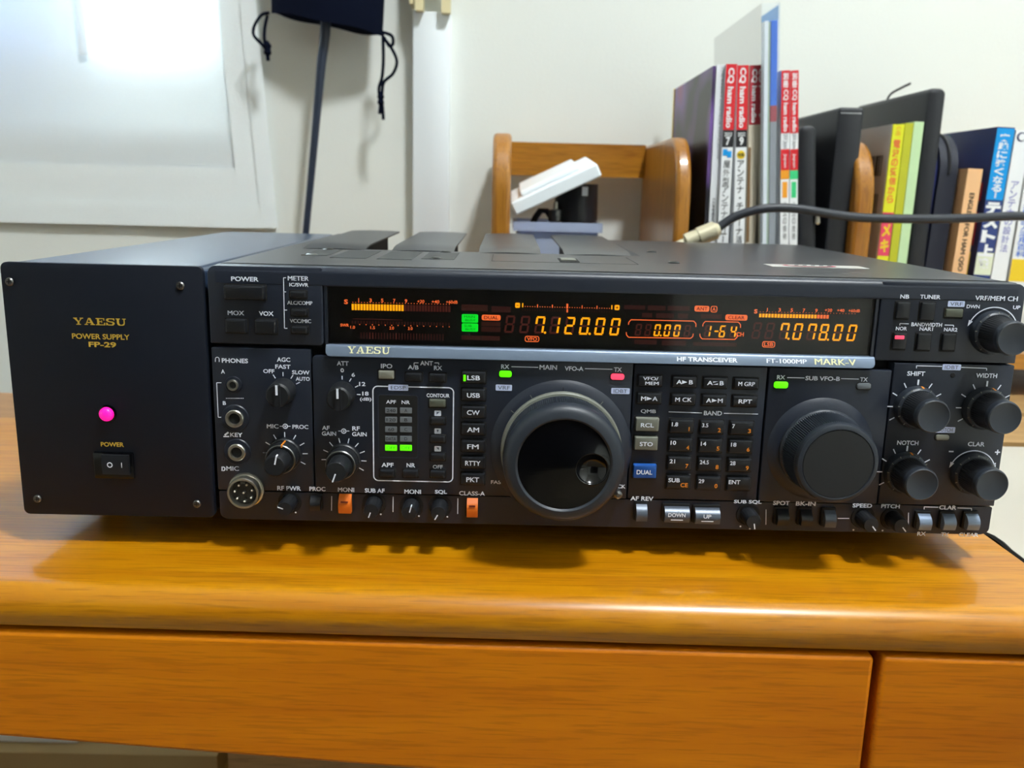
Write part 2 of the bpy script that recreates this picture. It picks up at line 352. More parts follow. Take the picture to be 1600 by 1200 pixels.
MB().add(*sheet(-1.35, .002, zb-.001, zc, SY-.004, 60, 3)).build('hem_fold', M['hem'], t)
vs = []; n = 40
for i in range(n+1):
    z = zb + (1.29-zb)*i/n
    for j in (0, 1): vs.append((edge(z) - (.043 if j == 0 else 0), SY-.003 + wv(edge(z) - (.043 if j == 0 else 0), z), z))
MB().add(vs, [(2*i, 2*i+1, 2*i+3, 2*i+2) for i in range(n)]).build('side_hem', M['hem'], t)
vs = []
for i in range(n+1):
    z = zb + (1.29-zb)*i/n
    for j in (0, 1): vs.append((edge(z) - (.018 if j == 0 else -.001), SY-.0048 + wv(edge(z) - (.018 if j == 0 else -.001), z), z))
MB().add(vs, [(2*i, 2*i+1, 2*i+3, 2*i+2) for i in range(n)]).build('side_hem', M['hem'], t)
q = [P3(117, 0, SY-.008), P3(128, 0, SY-.008), P3(139, 86, SY-.006), P3(125, 86, SY-.006)]; e = Vector((0, -.001, 0)); up = (q[0]-q[3])*3
q[0] += up; q[1] += up
MB().loft([q, [a+e for a in q]]).build('pull_strip', cloth('strip_cloth', (250, 252, 254), .5), t, False)
MB().box(-1.36, -.15, SY-.02, SY+.02, 1.29, 1.33).build('head_rail', M['whitep'], t, False)
# ------------------------------------------------------------------ desk
SH = .02
dk = thing('desk', 'orange-brown wooden desk with drawers, carrying the radio', 'desk', (.0, .14, FLOORZ))
D0, D1 = -.78, .431
pr = [(.249, DESKZ), (-.0415, DESKZ)] + [(-.0415 - .0135*sin(radians(a)), DESKZ - .0125 + .0125*cos(radians(a))) for a in (15, 30, 45, 60, 75, 90)] + \
     [(-.0545, -.031), (-.052, -.0355), (-.0475, -.0378), (.249, -.0378)]
MB().xprism(pr, D0, D1, sh=SH).build('desktop', M['desk'], dk)
b = MB().box(D0, D1, .252, .343, -.038, DESKZ-.0008); b.build('rear_ledge', M['deskb'], dk, False)
MB().box(D0, D1, .246, .2535, -.037, DESKZ-.0003).build('ledge_seam', M['seam'], dk, False)
def drawer(x0, x1, bottom, label=None):
    n = 24; top = -.0386; xs = [x0 + (x1-x0)*i/n for i in range(n+1)]
    pts = [(x, bottom(x)) for x in xs] + [(x1, top), (x0, top)]
    o = MB().loft([[(x, -.053-SH*x, z) for x, z in pts], [(x, -.031-SH*x, z) for x, z in pts]]).build('drawer', M['deskd'], dk, label=label)
    m = o.modifiers.new('ease', 'BEVEL'); m.width = .0022; m.segments = 3; m.limit_method = 'ANGLE'; m.angle_limit = radians(50)
    return o
def apron(x): return -.101 - .055*(x - 0) if x < .08 else -.1054 - .05*(x-.08) + .06*(x-.08)**2
dr = drawer(-.62, .3283, apron)
drawer(.3322, D1-.004, lambda x: -.22)
MB().box(-.60, .32, -.03, .22, -.090, -.045).build('drawer_box', M['cab'], dr, False)
MB().box(D0+.01, D0+.04, -.03, .24, FLOORZ, -.038).build('side_panel', M['deskd'], dk, False)
MB().box(.3345, D1-.006, -.037, .24, FLOORZ, -.038).build('pedestal', M['deskd'], dk, False)
# low cabinet behind the desk
cb = MB().box(-.12, 1.45, .348, WALL-.014, FLOORZ, DESKZ).build('low_cabinet', M['cab'], smooth=False)
tag(cb, 'low beige wooden cabinet behind the desk, carrying the book rack', 'cabinet')
o = MB().box(.4345, 1.1, .252, .343, FLOORZ, DESKZ-.002).build('end_board', M['cab'], smooth=False); tag(o, 'beige board standing behind the white table at the right', 'board')
# white table beyond the right end of the desk
t = thing('side_table', 'glossy white table top with black edging beyond the right end of the desk', 'table', (.75, 0, FLOORZ))
MB().box(.4345, 1.1, -.35, .243, -.04, -.018).build('table_top', mat('white_gloss', (198, 194, 182), .15), t, False)
vs = [(.4325 + .0012*random.random(), -.34 + .58*i/60, -.0165 + .0016*random.random()) for i in range(61)]
MB().tube(vs, .0016, 6).build('edging', M['hole'], t)
for x in (.47, 1.07):
    for y in (-.32, .21): MB().box(x-.018, x+.018, y-.018, y+.018, FLOORZ, -.04).build('leg', M['whitep'], t, False)
# things under the desk, seen below the left drawer
zt = P(60, 1173, .44)[1]; xa = P(335, 1180, .44)[0]
t = thing('storage_box', 'beige box under the desk, below the left drawer', 'box', (-.30, .53, FLOORZ))
MB().box(-.50, xa, .44, .60, FLOORZ, zt-.03).build('box_body', mat('box_beige', (206, 180, 118), .7), t, False)
MB().box(-.505, xa+.004, .436, .604, zt-.03, zt).build('cover_board', mat('box_lid', (176, 150, 100), .7), t, False)
o = MB().box(-.52, P(125, 1165, .46)[0], .455, .59, zt+.0003, zt+.02).build('paper_stack', M['whitep'], smooth=False)
tag(o, 'white paper stack on the beige box under the desk', 'paper')
# ------------------------------------------------------------------ white rail on the wall and its bracket
t = thing('wall_rail', 'tall white rail standing against the wall behind the radio', 'rail', (.06, WALL-.02, DESKZ))
ra = P(645, 20, WALL-.022); rb = P(703, 30, WALL-.022)
MB().rr(ra[0], rb[0], DESKZ, P(675, 18, WALL-.022)[1], WALL-.022, WALL, .001, .001).build('rail', M['whitep'], t)
b = MB(); top = .56
for a, c, yy in ((649, 662, 17), (690, 704, 21)):
    l, r, _, z = *(P(a, yy, WALL-.03)[0], P(c, yy, WALL-.03)[0]), 0, P(a, yy, WALL-.03)[1]
    b.prism(rrect(l, r, z, top, [.001]*4), WALL-.034, WALL-.0225)
b.prism(rrect(P(644, 8, WALL)[0], P(650, 8, WALL)[0], P(644, 14, WALL)[1], top, [.001]*4), WALL-.03, WALL)
b.prism(rrect(ra[0]-.004, rb[0]+.004, .40, top, [.002]*4), WALL-.0224, WALL)
b.build('bracket', M['ivory'], t, label='ivory bracket')
# ------------------------------------------------------------------ rod with the pouch
RY = .612
t = thing('microphone_stand', 'thin dark rod standing behind the radio, its top under the pouch', 'stand', (P(470, 560, RY)[0], RY, DESKZ))
a = P3(509, 30, RY); c = P3(478, 362, RY); d = a + (c-a) * ((a.z-DESKZ)/(a.z-c.z)); d.z = DESKZ + .012
M['rod'] = mat('rod_blue_black', (36, 46, 64), .4)
k = [a + (Vector((0, 0, 1)) * .10), a, P3(502, 100, RY), P3(495, 180, RY), c, d]
MB().tube(smooth_path(k, 4), [.0058]*5 + [.0058 - .0018*min(1, i/10) for i in range(16)], 14).build('rod', M['rod'], t)
MB().lathe([(.045, 0), (.045, .008), (.04, .012), (.008, .014)], (d.x, RY, DESKZ), axis='z').build('base', M['rod'], t)
MB().lathe([(.013, 0), (.0155, .02), (.0155, .06), (.010, .085)], (k[0].x, RY, k[0].z-.01), axis='z').build('microphone_head', M['rod'], t)
M['navy'] = bump(mat('navy_felt', (7, 13, 30), .95, spec=.1), 900, .5, .0006)
pc = thing('drawstring_pouch', 'dark navy drawstring pouch hung upside down over the rod', 'pouch', (k[0].x, RY, P(510, 30, RY)[1]))
rings = []
LB = P(424, 20, RY); RB = P(598, 56, RY)
for i in range(13):
    f = i/12; z0 = .0; w_ = 1 + .06*f - .35*max(0, f-.8)*5*.3; ring = []
    for j in range(40):
        an = 2*pi*j/40; u = cos(an)
        x = (LB[0]+RB[0])/2 + (RB[0]-LB[0])/2*u*w_ + .008*f
        zb_ = (LB[1]+RB[1])/2 + (RB[1]-LB[1])/2*u + .0012*sin(5*an)
        ring.append((x, RY + .021*sin(an)*(1-.35*f)*(1+.12*sin(4*u+1)), zb_ + (.19 + .01*u)*f))
    rings.append(ring)
MB().loft(rings, cap=(False, True)).build('bag', M['navy'], pc)
MB().loft([rings[0], [(x*.97 + .03*(LB[0]+RB[0])/2, RY+(y-RY)*.8, z+.002) for x, y, z in rings[0]], [(x*.6+.4*k[1].x, RY+(y-RY)*.3, z+.012) for x, y, z in rings[0]]], cap=(False, False)).build('gathered_mouth', M['navy'], pc)
CY = RY - .010
def cord(pp, r=.0018): return MB().tube(smooth_path([P3(x, y, CY) for x, y in pp], 5), r, 8)
b = cord([(421, 20), (408, 24), (397, 42), (397, 56), (410, 70), (416, 78)]); c2 = cord([(418, 24), (414, 42), (413, 60), (417, 80)])
b.add(c2.v, c2.f); b.lathe([(.001, -.006), (.0045, -.002), (.0035, .002), (.0048, .006), (.001, .011)], P3(418, 80, CY), axis='z', seg=12); c2 = cord([(418, 84), (419, 95)], .0022); b.add(c2.v, c2.f)
b.build('cord', M['navy'], pc)
b = cord([(597, 50), (612, 56), (614, 68), (608, 72), (600, 58)]); 
for pp in ([(598, 52), (599, 90), (597, 120), (592, 138), (594, 156)], [(600, 60), (612, 76), (620, 96), (614, 115), (600, 128), (597, 145), (596, 156)], [(595, 158), (593, 178)], [(597, 158), (599, 187)]):
    c2 = cord(pp); b.add(c2.v, c2.f)
b.lathe([(.001, -.006), (.004, -.002), (.003, .002), (.0042, .005), (.001, .01)], P3(595, 158, CY), axis='z', seg=12)
b.build('cord', M['navy'], pc)
# ------------------------------------------------------------------ book rack
RK = .41
rk = thing('book_rack', 'orange-brown wooden book rack with curved uprights behind the radio', 'book rack', (.4, .5, DESKZ))
ztop = P(785, 203, RK)[1]; SHELF = .03
for x0, x1 in ((P(770, 205, RK)[0], P(800, 205, RK)[0]), (.3075, .3222), (.4783, .4963), (.98, .998)):
    pf = [(RK, DESKZ), (.632, DESKZ), (.632, ztop)] + [(.455 - .045*sin(radians(a)), ztop - .06 + .06*cos(radians(a))) for a in range(0, 91, 10)]
    o = MB().xprism(pf, x0, x1).build('upright', M['rackz'], rk)
    m = o.modifiers.new('ease', 'BEVEL'); m.width = .004; m.segments = 3; m.limit_method = 'ANGLE'; m.angle_limit = radians(50)
za, zc = P(900, 224, .614)[1], P(900, 276, .614)[1]
MB().box(.1516, .3074, .614, .628, zc, za).build('back_rail', M['rackx'], rk, False)
MB().box(.3223, .4782, .614, .628, zc, za).build('back_rail', M['rackx'], rk, False)
MB().box(.4964, .9799, .614, .628, zc, za).build('back_rail', M['rackx'], rk, False)
for x0, x1 in ((.1516, .3074), (.3223, .4782), (.4964, .9799)): MB().box(x0, x1, RK+.002, .628, SHELF-.016, SHELF-.0003).build('shelf_board', M['rackx'], rk, False)
# ------------------------------------------------------------------ books and folders
class Book:
    def __init__(s, name, label, cat, tl, tr, bl, Y, depth, group=None, z0=SHELF):
        s.A = P(*tl, Y); B = P(*bl, Y); s.Y = Y; R_ = P(*tr, Y)
        s.a = math.atan2(s.A[0]-B[0], s.A[1]-B[1]); s.ux = Vector((cos(s.a), -sin(s.a))); s.uz = Vector((sin(s.a), cos(s.a)))
        s.t = abs((R_[0]-s.A[0])*cos(s.a) - (R_[1]-s.A[1])*sin(s.a)); s.d = depth
        low = z0 + max(0, s.t*sin(s.a)); s.h = (s.A[1]-low)/cos(s.a)
        s.o = Vector(s.A) - s.uz*s.h
        s.e = thing(name, label, cat, (s.o.x, Y, s.o.y), group); s.e.rotation_euler = (0, s.a, 0)
    def L(s, px, py):
        v = Vector(P(px, py, s.Y)) - s.o; return (v.dot(s.ux), v.dot(s.uz))
    def part(s, mb, name, mats, smooth=False, label=None):
        me_parent = s.e; r = s.e.rotation_euler.copy()
        mb.v = [tuple(Vector(v) + s.e.location) for v in mb.v]
        return mb.build(name, mats, s.e, smooth, label=label)
    def body(s, cover, mats, paper=True, round_spine=False, name='cover'):
        c = .0012; b = MB()
        if paper:
            b.box(0, s.t, 0, c, 0, s.h); b.box(0, c*.8, c, s.d, 0, s.h); b.box(s.t-c*.8, s.t, c, s.d, 0, s.h)
            s.part(MB().box(c*.85, s.t-c*.85, c*1.05, s.d-.002, .001, s.h-.0015), 'pages', M['paper'])
        else: b.rr(0, s.t, 0, s.h, 0, s.d, min(.003, s.t*.3), .0015)
        s.cb = b; s.mats = mats; s.cn = name
    def band(s, y0, y1, m, x0=.0, x1=1.0):      # colour block across the spine, rows given in pixels
        za, zb = s.L(s.px(y0), y0)[1], s.L(s.px(y1), y1)[1]; s.cb.rect(s.t*x0, s.t*x1, zb, za, -.00012, m)
    def px(s, y): v = s.o + s.uz*s.h*.5; return 800 if False else s._px
    def down(s, body, y0, y1, m, f0=.2, f1=.8, bold=.01):   # Latin line running down the spine
        za, zb = s.L(s._px, y0)[1], s.L(s._px, y1)[1]
        s.cb.text(body, 0, za-zb, 0, s.t*(f1-f0), m=m, bold=bold, frame=(Vector((s.t*f0, -.00025, za)), Vector((0, 0, -1)), Vector((1, 0, 0))))
    def stack(s, body, y0, y1, m, f0=.2, f1=.8, bold=.01):  # characters standing one under another
        za, zb = s.L(s._px, y0)[1], s.L(s._px, y1)[1]; st = (za-zb)/len(body)
        for i, ch in enumerate(body):
            if ch == ' ': continue
            k = .12 if ch not in 'ー・' else .3
            if ch == 'ー': s.cb.rect(s.t*.46, s.t*.54, za-(i+.9)*st, za-(i+.1)*st, -.00025, m)
            elif ch == '・': s.cb.rect(s.t*.42, s.t*.58, za-(i+.6)*st, za-(i+.4)*st, -.00025, m)
            else: s.cb.text(ch, s.t*f0, s.t*f1, za-(i+1-k*.5)*st, za-(i+k*.5)*st, -.00025, m, bold)
    def done(s, label=None): return s.part(s.cb, s.cn, s.mats, label=label)
M['paper'] = mat('paper', (226, 222, 208), .8)
def cm(n, rgb, rough=.35): 
    if n not in M: M[n] = mat(n, rgb, rough)
    return M[n]
BLK, RED, WHT, GRY = cm('print_black', (30, 30, 34)), cm('print_red', (214, 34, 44)), cm('print_white', (238, 240, 242)), cm('print_grey', (150, 152, 156))
ORG, GRN, BLU, YEL = cm('print_orange', (240, 160, 40)), cm('print_green', (60, 205, 130)), cm('print_blue', (40, 110, 215)), cm('print_yellow', (240, 205, 40))
NVY, PNK, SKY, PCH = cm('print_navy', (28, 40, 92)), cm('print_pink', (226, 66, 100)), cm('print_sky', (0, 150, 225)), cm('print_peach', (240, 190, 140))
BKL, NVC = bump(cm('binder_black', (26, 28, 34), .45), 700, .3, .0004), cm('case_navy', (22, 26, 42), .6)
mg = 'magazines on the rack'
# dark glossy magazine, its cover facing left
k = Book('magazine', 'dark glossy magazine with purple cover picture and yellow back edge beside rack upright', 'magazine', (1114, 103), (1119, 103), (1099, 378), .42, .19, mg)
k._px = 1117; k.body(0, None)
mc = mat('cover_print', (26, 24, 30), .32, spec=.25); nt = mc.node_tree; bs = nt.nodes['Principled BSDF']; tc = nt.nodes.new('ShaderNodeTexCoord'); no = nt.nodes.new('ShaderNodeTexNoise'); no.inputs['Scale'].default_value = 11; no.inputs['Detail'].default_value = 1
rp = nt.nodes.new('ShaderNodeValToRGB'); rp.color_ramp.elements[0].position = .42; rp.color_ramp.elements[0].color = (*lin((40, 38, 44)), 1); rp.color_ramp.elements[1].position = .8; rp.color_ramp.elements[1].color = (*lin((190, 80, 104)), 1); e_ = rp.color_ramp.elements.new(.58); e_.color = (*lin((130, 96, 170)), 1)
nt.links.new(tc.outputs['Object'], no.inputs[0]); nt.links.new(no.outputs[0], rp.inputs[0]); nt.links.new(rp.outputs[0], bs.inputs['Base Color'])
k.mats = [mc, YEL]; k.cb.box(-.0006, k.t*.5, k.d-.001, k.d+.005, 0, k.h+.0005, 1); k.done()
k = Book('magazine', 'thin white-spined magazine with tiny black print, left of two red-topped magazines', 'magazine', (1120, 101), (1133.5, 101), (1106, 378), .425, .18, mg)
k._px = 1125; k.body(0, None); k.mats = [WHT, BLK, GRY]; k.down('THE RADIO AMATEUR HANDBOOK', 104, 250, 2, .55, .8, 0); k.down('COMMENTS', 310, 352, 1, .3, .65); k.done()
for (lab, tl, tr, bl, dg, c2, jp, Yb) in (('red-topped magazine numbered 7 with blue squares on its spine', (1134.5, 100), (1152, 100), (1121, 378), '7', SKY, '屋外型アンテナチュー', .42), ('red-topped magazine numbered 9 with yellow dot on its spine', (1152.5, 102), (1170, 102), (1146, 378), '9', YEL, 'アンテナ・チューナ活用', .422)):
    k = Book('magazine', lab, 'magazine', tl, tr, bl, Yb, .18, mg); k._px = (tl[0]+tr[0])/2 - 5
    k.body(0, None); k.mats = [WHT, RED, BLK, c2]; k.band(tl[1], 203, 1); k.band(203, 230, 2)
    k.mats.append(WHT); k.down('CQ ham radio', 106, 200, 4, .16, .78, .03); za = k.L(k._px, 207)[1]; zb_ = k.L(k._px, 213)[1]
    k.cb.text('2022', k.t*.15, k.t*.85, zb_, za, -.0003, 4); k.cb.text(dg, k.t*.32, k.t*.7, k.L(k._px, 227)[1], k.L(k._px, 214)[1], -.0003, 4, .03)
    if dg == '7':
        k.cb.rect(k.t*.1, k.t*.5, k.L(k._px, 243)[1], k.L(k._px, 233)[1], -.0003, 3); k.cb.rect(k.t*.5, k.t*.9, k.L(k._px, 246)[1], k.L(k._px, 236)[1], -.0003, 3)
    else: k.cb.disc(k.t*.5, k.L(k._px, 242)[1], k.t*.38, -.0003, 3); k.cb.text('特集', k.t*.2, k.t*.8, k.L(k._px, 245)[1], k.L(k._px, 239)[1], -.0005, 2)
    k.stack(jp, 250, 250 + 13*len(jp), 2, .2, .8, .0 if dg == '7' else .012); k.done()
k = Book('magazine', 'maroon-topped magazine behind the clear folder', 'magazine', (1171.5, 102), (1186.5, 102), (1166, 378), .43, .18, mg)
k._px = 1174; k.body(0, None); k.mats = [cm('print_tan', (196, 186, 166)), cm('print_maroon', (168, 38, 52)), WHT, cm('print_brown', (120, 90, 56))]; k.band(102, 195, 1); k.down('CQ ham radio', 108, 192, 2, .2, .8, .03); k.band(230, 378, 3, 0, .3); k.done()
# clear folder of papers
k = Book('clear_folder', 'tall clear plastic folder of papers with a blue strip', 'folder', (1190, 5), (1219, 5), (1187, 378), .42, .19)
k._px = 1205
b = MB().loft([[(k.t, k.d, z), (k.t, 0, z), (0, 0, z), (0, k.d, z)] for z in (0, k.h)], cap=(False, False), closed=False)
k.part(b, 'sleeve', M['folder'])
def zz(y): return k.L(1205, y)[1]
k.part(MB().box(k.t*.10, k.t*.16, k.d*.6, k.d*.98, .001, zz(34)-.004), 'paper_sheet', cloth('paper_olive', (196, 188, 152), .45), label='olive sheet')
k.part(MB().box(k.t*.2, k.t*.42, .0015, k.d*.22, .001, zz(32)), 'paper_sheet', WHT)
k.part(MB().box(k.t*.44, k.t*.5, .0012, k.d*.2, .001, zz(34)), 'paper_sheet', cm('print_pale_green', (180, 200, 170)))
b = MB().box(k.t*.55, k.t*.9, .001, k.d*.25, zz(165), zz(32), 0); b.box(k.t*.55, k.t*.9, .001, k.d*.25, zz(190), zz(165)-.0001, 1); b.box(k.t*.55, k.t*.9, .001, k.d*.25, .001, zz(190)-.0001, 2)
k.part(b, 'booklet', [BLU, cm('print_dull_red', (168, 60, 70)), GRY], label='blue, red and grey booklet')
b = MB().add([(k.t*.93, .001, zz(8)), (k.t*.93, .06, zz(8)), (k.t*.93, .06, zz(32)), (k.t*.93, .001, zz(32))], [(0, 1, 2, 3)]); k.part(b, 'blue_tab', cm('print_light_blue', (120, 180, 235)))
for (lab, tl, tr, bl, c2) in (('narrow red magazine with orange block low on its spine', (1221, 110), (1234.5, 110), (1219, 378), ORG), ('narrow red magazine with green block low on its spine, next to black case', (1235.2, 110), (1248, 110), (1233.5, 378), GRN)):
    k = Book('magazine', lab, 'magazine', tl, tr, bl, .424, .18, mg); k._px = tl[0]+6; k.body(0, None); k.mats = [WHT, RED, c2, BLK, GRY]
    k.band(110, 208, 1); k.stack('別冊', 113, 138, 0, .2, .8, .03); k.down('CQ ham radio', 140, 206, 0, .2, .8, .03); k.down('QEX Japan', 208, 232, 4, .2, .8); k.band(233, 266, 1); k.down('Japan', 240, 262, 0, .3, .7)
    k.band(266, 280, 2); k.band(284, 309, 2, .2, .8); k.stack('ハムの技術', 315, 375, 3, .3, .75, 0); k.done()
k = Book('document_case', 'slim black document case with a rounded top, beside the red magazines', 'case', (1250, 197), (1276, 197), (1250, 385), .426, .17)
k._px = 1262; b = MB(); b.rr(0, k.t, 0, k.h, 0, k.d, [.001, .001, .006, .006], .003); k.part(b, 'shell', BKL, True)
b = MB().lathe([(.0012, 0), (.0026, .002), (.002, .007), (.003, .011), (.001, .014)], (k.t*1.02, -.003, k.L(1288, 350)[1]), axis='z', seg=12); k.part(b, 'zipper_pull', M['chrome'], True, 'silver zipper pull')
k = Book('ring_binder', 'black stitched leather binder standing left of the second rack upright', 'binder', (1311, 167), (1352, 167), (1289, 385), .424, .175, 'black binders on the rack')
k._px = 1320; b = MB(); b.rr(0, k.t, 0, k.h, 0, k.d, .004, .003); b2 = b; k.part(b, 'cover', BKL, True)
b = MB()
for i in range(9): b.rect(k.t*(.1+.09*i), k.t*(.15+.09*i), k.h-.0058, k.h-.005, -.0003)
k.part(b, 'stitching', WHT)
k = Book('booklet', 'yellow and pink spined booklet with grey barcode cover', 'book', (1396, 194), (1414, 194), (1371, 400), .421, .14)
k._px = 1390; k.body(0, None); k.mats = [cm('print_lemon', (226, 226, 40)), cm('cover_grey', (212, 208, 206)), PNK, YEL, BLK, NVY, cm('print_coral', (230, 120, 60))]
k.cb.box(-.0004, 0, .002, k.d, 0, k.h, 1); k.cb.box(-.0006, -.0004, .002, k.d, 0, k.h*.35, 5)
for j in range(2):
    for i in range(9): k.cb.box(-.0007, -.0004, .015+.0045*i, .0165+.0045*i + .0012*(i % 3), k.h*(.78-.17*j), k.h*(.87-.17*j), 4)
k.band(332, 400, 2); k.stack('ハムの', 197, 212, 6, .3, .7); k.stack('電波の受信から', 217, 318, 6, .2, .8, .03); k.stack('メキ', 348, 396, 3, .12, .88, .05); k.done()
k = Book('booklet', 'thin olive-yellow booklet right of the yellow and pink one', 'book', (1415, 192), (1428, 191), (1390, 400), .4215, .15); k._px = 1405; k.body(0, None); k.mats = [cm('print_olive', (188, 190, 40))]; k.done()
k = Book('booklet', 'thin mint green booklet against the large black binder', 'book', (1429, 190), (1444, 191), (1403, 402), .422, .15); k._px = 1420; k.body(0, None); k.mats = [cm('print_mint', (196, 226, 176))]; k.done()
k = Book('ring_binder', 'largest black binder leaning right, with a loop strap on top', 'binder', (1452, 137), (1481, 136), (1420, 405), .424, .175, 'black binders on the rack')
k._px = 1430; b = MB(); b.rr(0, k.t, 0, k.h, 0, k.d, .006, .004); k.part(b, 'cover', BKL, True)
k.part(MB().tube(smooth_path([(.006, .11, k.h-.002), (.006, .10, k.h+.005), (.009, .085, k.h+.009), (.012, .07, k.h+.012)], 4), .0012, 6), 'strap', BKL, True)
k = Book('zipper_case', 'navy zipper case with rounded top right of the largest binder', 'case', (1478, 205), (1506, 210), (1447, 410), .43, .14)
k._px = 1470; b = MB(); hh = k.h
pf = [(0, 0), (k.d, 0), (k.d, hh-.04)] + [(k.d-.04+.04*cos(radians(a)), hh-.04+.04*sin(radians(a))) for a in range(10, 90, 10)] + [(.04-.04*sin(radians(a)), hh-.04+.04*cos(radians(a))) for a in range(0, 91, 10)]
k.part(MB().xprism(pf, 0, k.t), 'shell', bump(NVC, 900, .6, .0005), True)
k.part(MB().xprism([(y*.93+.005, z*.97+.003) for y, z in pf], -.003, 0), 'mesh_pocket', bump(cm('mesh_blue', (26, 40, 110), .7), 1200, .8, .0008), True)
k.part(MB().tube([(k.t*.5, y-.0005 if y < .05 else y, z+.0005 if z > .05 else z) for y, z in pf[3:]], .0015, 6), 'zipper', BLK, True)
k = Book('paperback', 'peach paperback with black capital letters down its spine', 'book', (1513, 263), (1536, 265), (1489, 415), .418, .10)
k._px = 1505; k.body(0, None); k.mats = [PCH, BLK]; k.down('ENGLISH FOR HAM QSO', 301, 424, 1, .3, .68, .02); k.done()
k = Book('textbook', 'thick blue and white textbook with a navy illustrated cover', 'book', (1559, 198), (1586, 200), (1522, 425), .42, .17)
k._px = 1545; k.body(0, None); k.mats = [cm('cover_blue', (44, 62, 122)), SKY, WHT, cm('print_dark_red', (176, 36, 50)), cm('print_teal', (40, 128, 126)), YEL, cm('print_cream', (226, 232, 206))]
k.cb.box(-.0004, 0, .09, k.d-.002, k.h*.86, k.h*.99, 4); k.cb.box(-.0004, 0, .01, .09, k.h*.68, k.h*.76, 3); k.cb.box(-.0004, 0, .01, .07, k.h*.48, k.h*.63, 3); k.cb.box(-.0004, 0, .012, .03, k.h*.30, k.h*.45, 5)
k.band(199, 312, 1); k.band(395, 430, 6); k.stack('実践に強くなる', 207, 300, 2, .2, .8, .03); k.cb.rect(k.t*.46, k.t*.54, k.L(k._px, 309)[1], k.L(k._px, 300)[1], -.0003, 2); k.stack('テスト上達', 314, 424, 2, .06, .94, .07); k.done()
k = Book('paperback', 'white book with thin violet characters right of the blue textbook', 'book', (1588, 203), (1612, 204), (1549, 432), .419, .15)
k._px = 1575; k.body(0, None); k.mats = [WHT, cm('print_violet', (110, 110, 190)), BLK, NVY]; k.cb.disc(k.t*.4, k.L(1594, 214)[1], k.t*.3, -.0002, 3); k.cb.disc(k.t*.45, k.L(1594, 214)[1], k.t*.22, -.0004, 0); k.stack('アンテナの設計法', 282, 395, 1, .25, .75, 0); k.done()
k = Book('paperback', 'white and yellow book with blue characters at the far right of the rack', 'book', (1613.5, 210), (1642, 211), (1577, 432), .4175, .15)
k._px = 1592; k.body(0, None); k.mats = [WHT, BLU, YEL]; k.band(405, 440, 2); k.stack('アマチュア無線トコア活用百科', 250, 402, 1, .15, .7, .01); k.done()
# ------------------------------------------------------------------ plastic box, lid and its contents in the first bay
BY = .425
a = P(802, 346, BY); c = P(942, 349, BY)
t = thing('plastic_box', 'clear blue plastic box standing in the first bay of the rack', 'box', ((a[0]+c[0])/2, BY+.06, SHELF))
b = MB(); x0, x1, z1 = a[0], c[0], a[1]
b.box(x0+.004, x1-.004, BY+.004, BY+.006, SHELF, z1-.008); b.box(x0+.004, x1-.004, BY+.114, BY+.116, SHELF, z1-.008); b.box(x0+.004, x0+.006, BY+.006, BY+.114, SHELF, z1-.008); b.box(x1-.006, x1-.004, BY+.006, BY+.114, SHELF, z1-.008); b.box(x0+.006, x1-.006, BY+.006, BY+.114, SHELF, SHELF+.002)
b.build('tub', M['boxp'], t, False)
b = MB(); h = .009
for q in ((x0, x1, BY, BY+.004), (x0, x1, BY+.116, BY+.12), (x0, x0+.004, BY+.004, BY+.116), (x1-.004, x1, BY+.004, BY+.116)): b.box(*q, z1-h, z1)
b.build('rim', M['boxp'], t, False)
la = P(806, 337, BY-.004); lb = P(941, 275, BY-.004); an = math.atan2(lb[1]-la[1], lb[0]-la[0]); ln = math.hypot(lb[0]-la[0], lb[1]-la[1])
t = thing('box_lid', 'white plastic lid lying tilted over the clear box', 'lid', (la[0], BY-.004, la[1]))
def lidbox(y0, y1, z0, z1, u0, u1): return [(la[0]+u*cos(an)-z*sin(an), y, la[1]+u*sin(an)+z*cos(an)+(y-BY+.004)*.09) for u, y, z in ((u0,y0,z0),(u1,y0,z0),(u1,y1,z0),(u0,y1,z0),(u0,y0,z1),(u1,y0,z1),(u1,y1,z1),(u0,y1,z1))]
FB = [(3,2,1,0),(4,5,6,7),(0,1,5,4),(1,2,6,5),(2,3,7,6),(3,0,4,7)]
o = MB().add(lidbox(BY-.004, BY+.12, 0, .013, 0, ln), FB).build('lid_skirt', M['whitep'], t, False)
m = o.modifiers.new('ease', 'BEVEL'); m.width = .002; m.segments = 3
o = MB().add(lidbox(BY+.008, BY+.108, .0131, .0180, .012, ln-.016), FB).build('lid_panel', M['whitep'], t, False)
m = o.modifiers.new('ease', 'BEVEL'); m.width = .0015; m.segments = 2
o = MB(); rg = []
for i in range(9):
    f = i/8; k_ = 1 - .12*abs(f-.4)
    rg.append([(P(902, 300, .48)[0] + .0235*k_*cos(q), .49 + .03*k_*sin(q), SHELF+.0026 + (P(912, 268, .48)[1]-SHELF-.015)*f) for q in [2*pi*j/20 for j in range(20)]])
t = thing('cable_pouch', 'black pouch with a white tag in the clear box', 'pouch', (P(902, 300, .48)[0], .49, SHELF+.0026))
MB().loft(rg).build('pouch_body', BLK, t)
g_ = BB(910, 292, 919, 306, .455); MB().box(g_[0], g_[1], .457, .459, g_[2], g_[3]).build('tag', WHT, t, False, 'white tag')
t = thing('cable_coil', 'black coiled cable under the lid in the clear box', 'cable', (P(836, 330, .50)[0], .50, SHELF+.0026))
x = P(840, 330, .50)[0]; zt_ = la[1] + (x-.006-la[0])*math.tan(an) + .05*.09 - .008; zb_ = SHELF+.0056; hm, hr = (zt_+zb_)/2, (zt_-zb_)/2
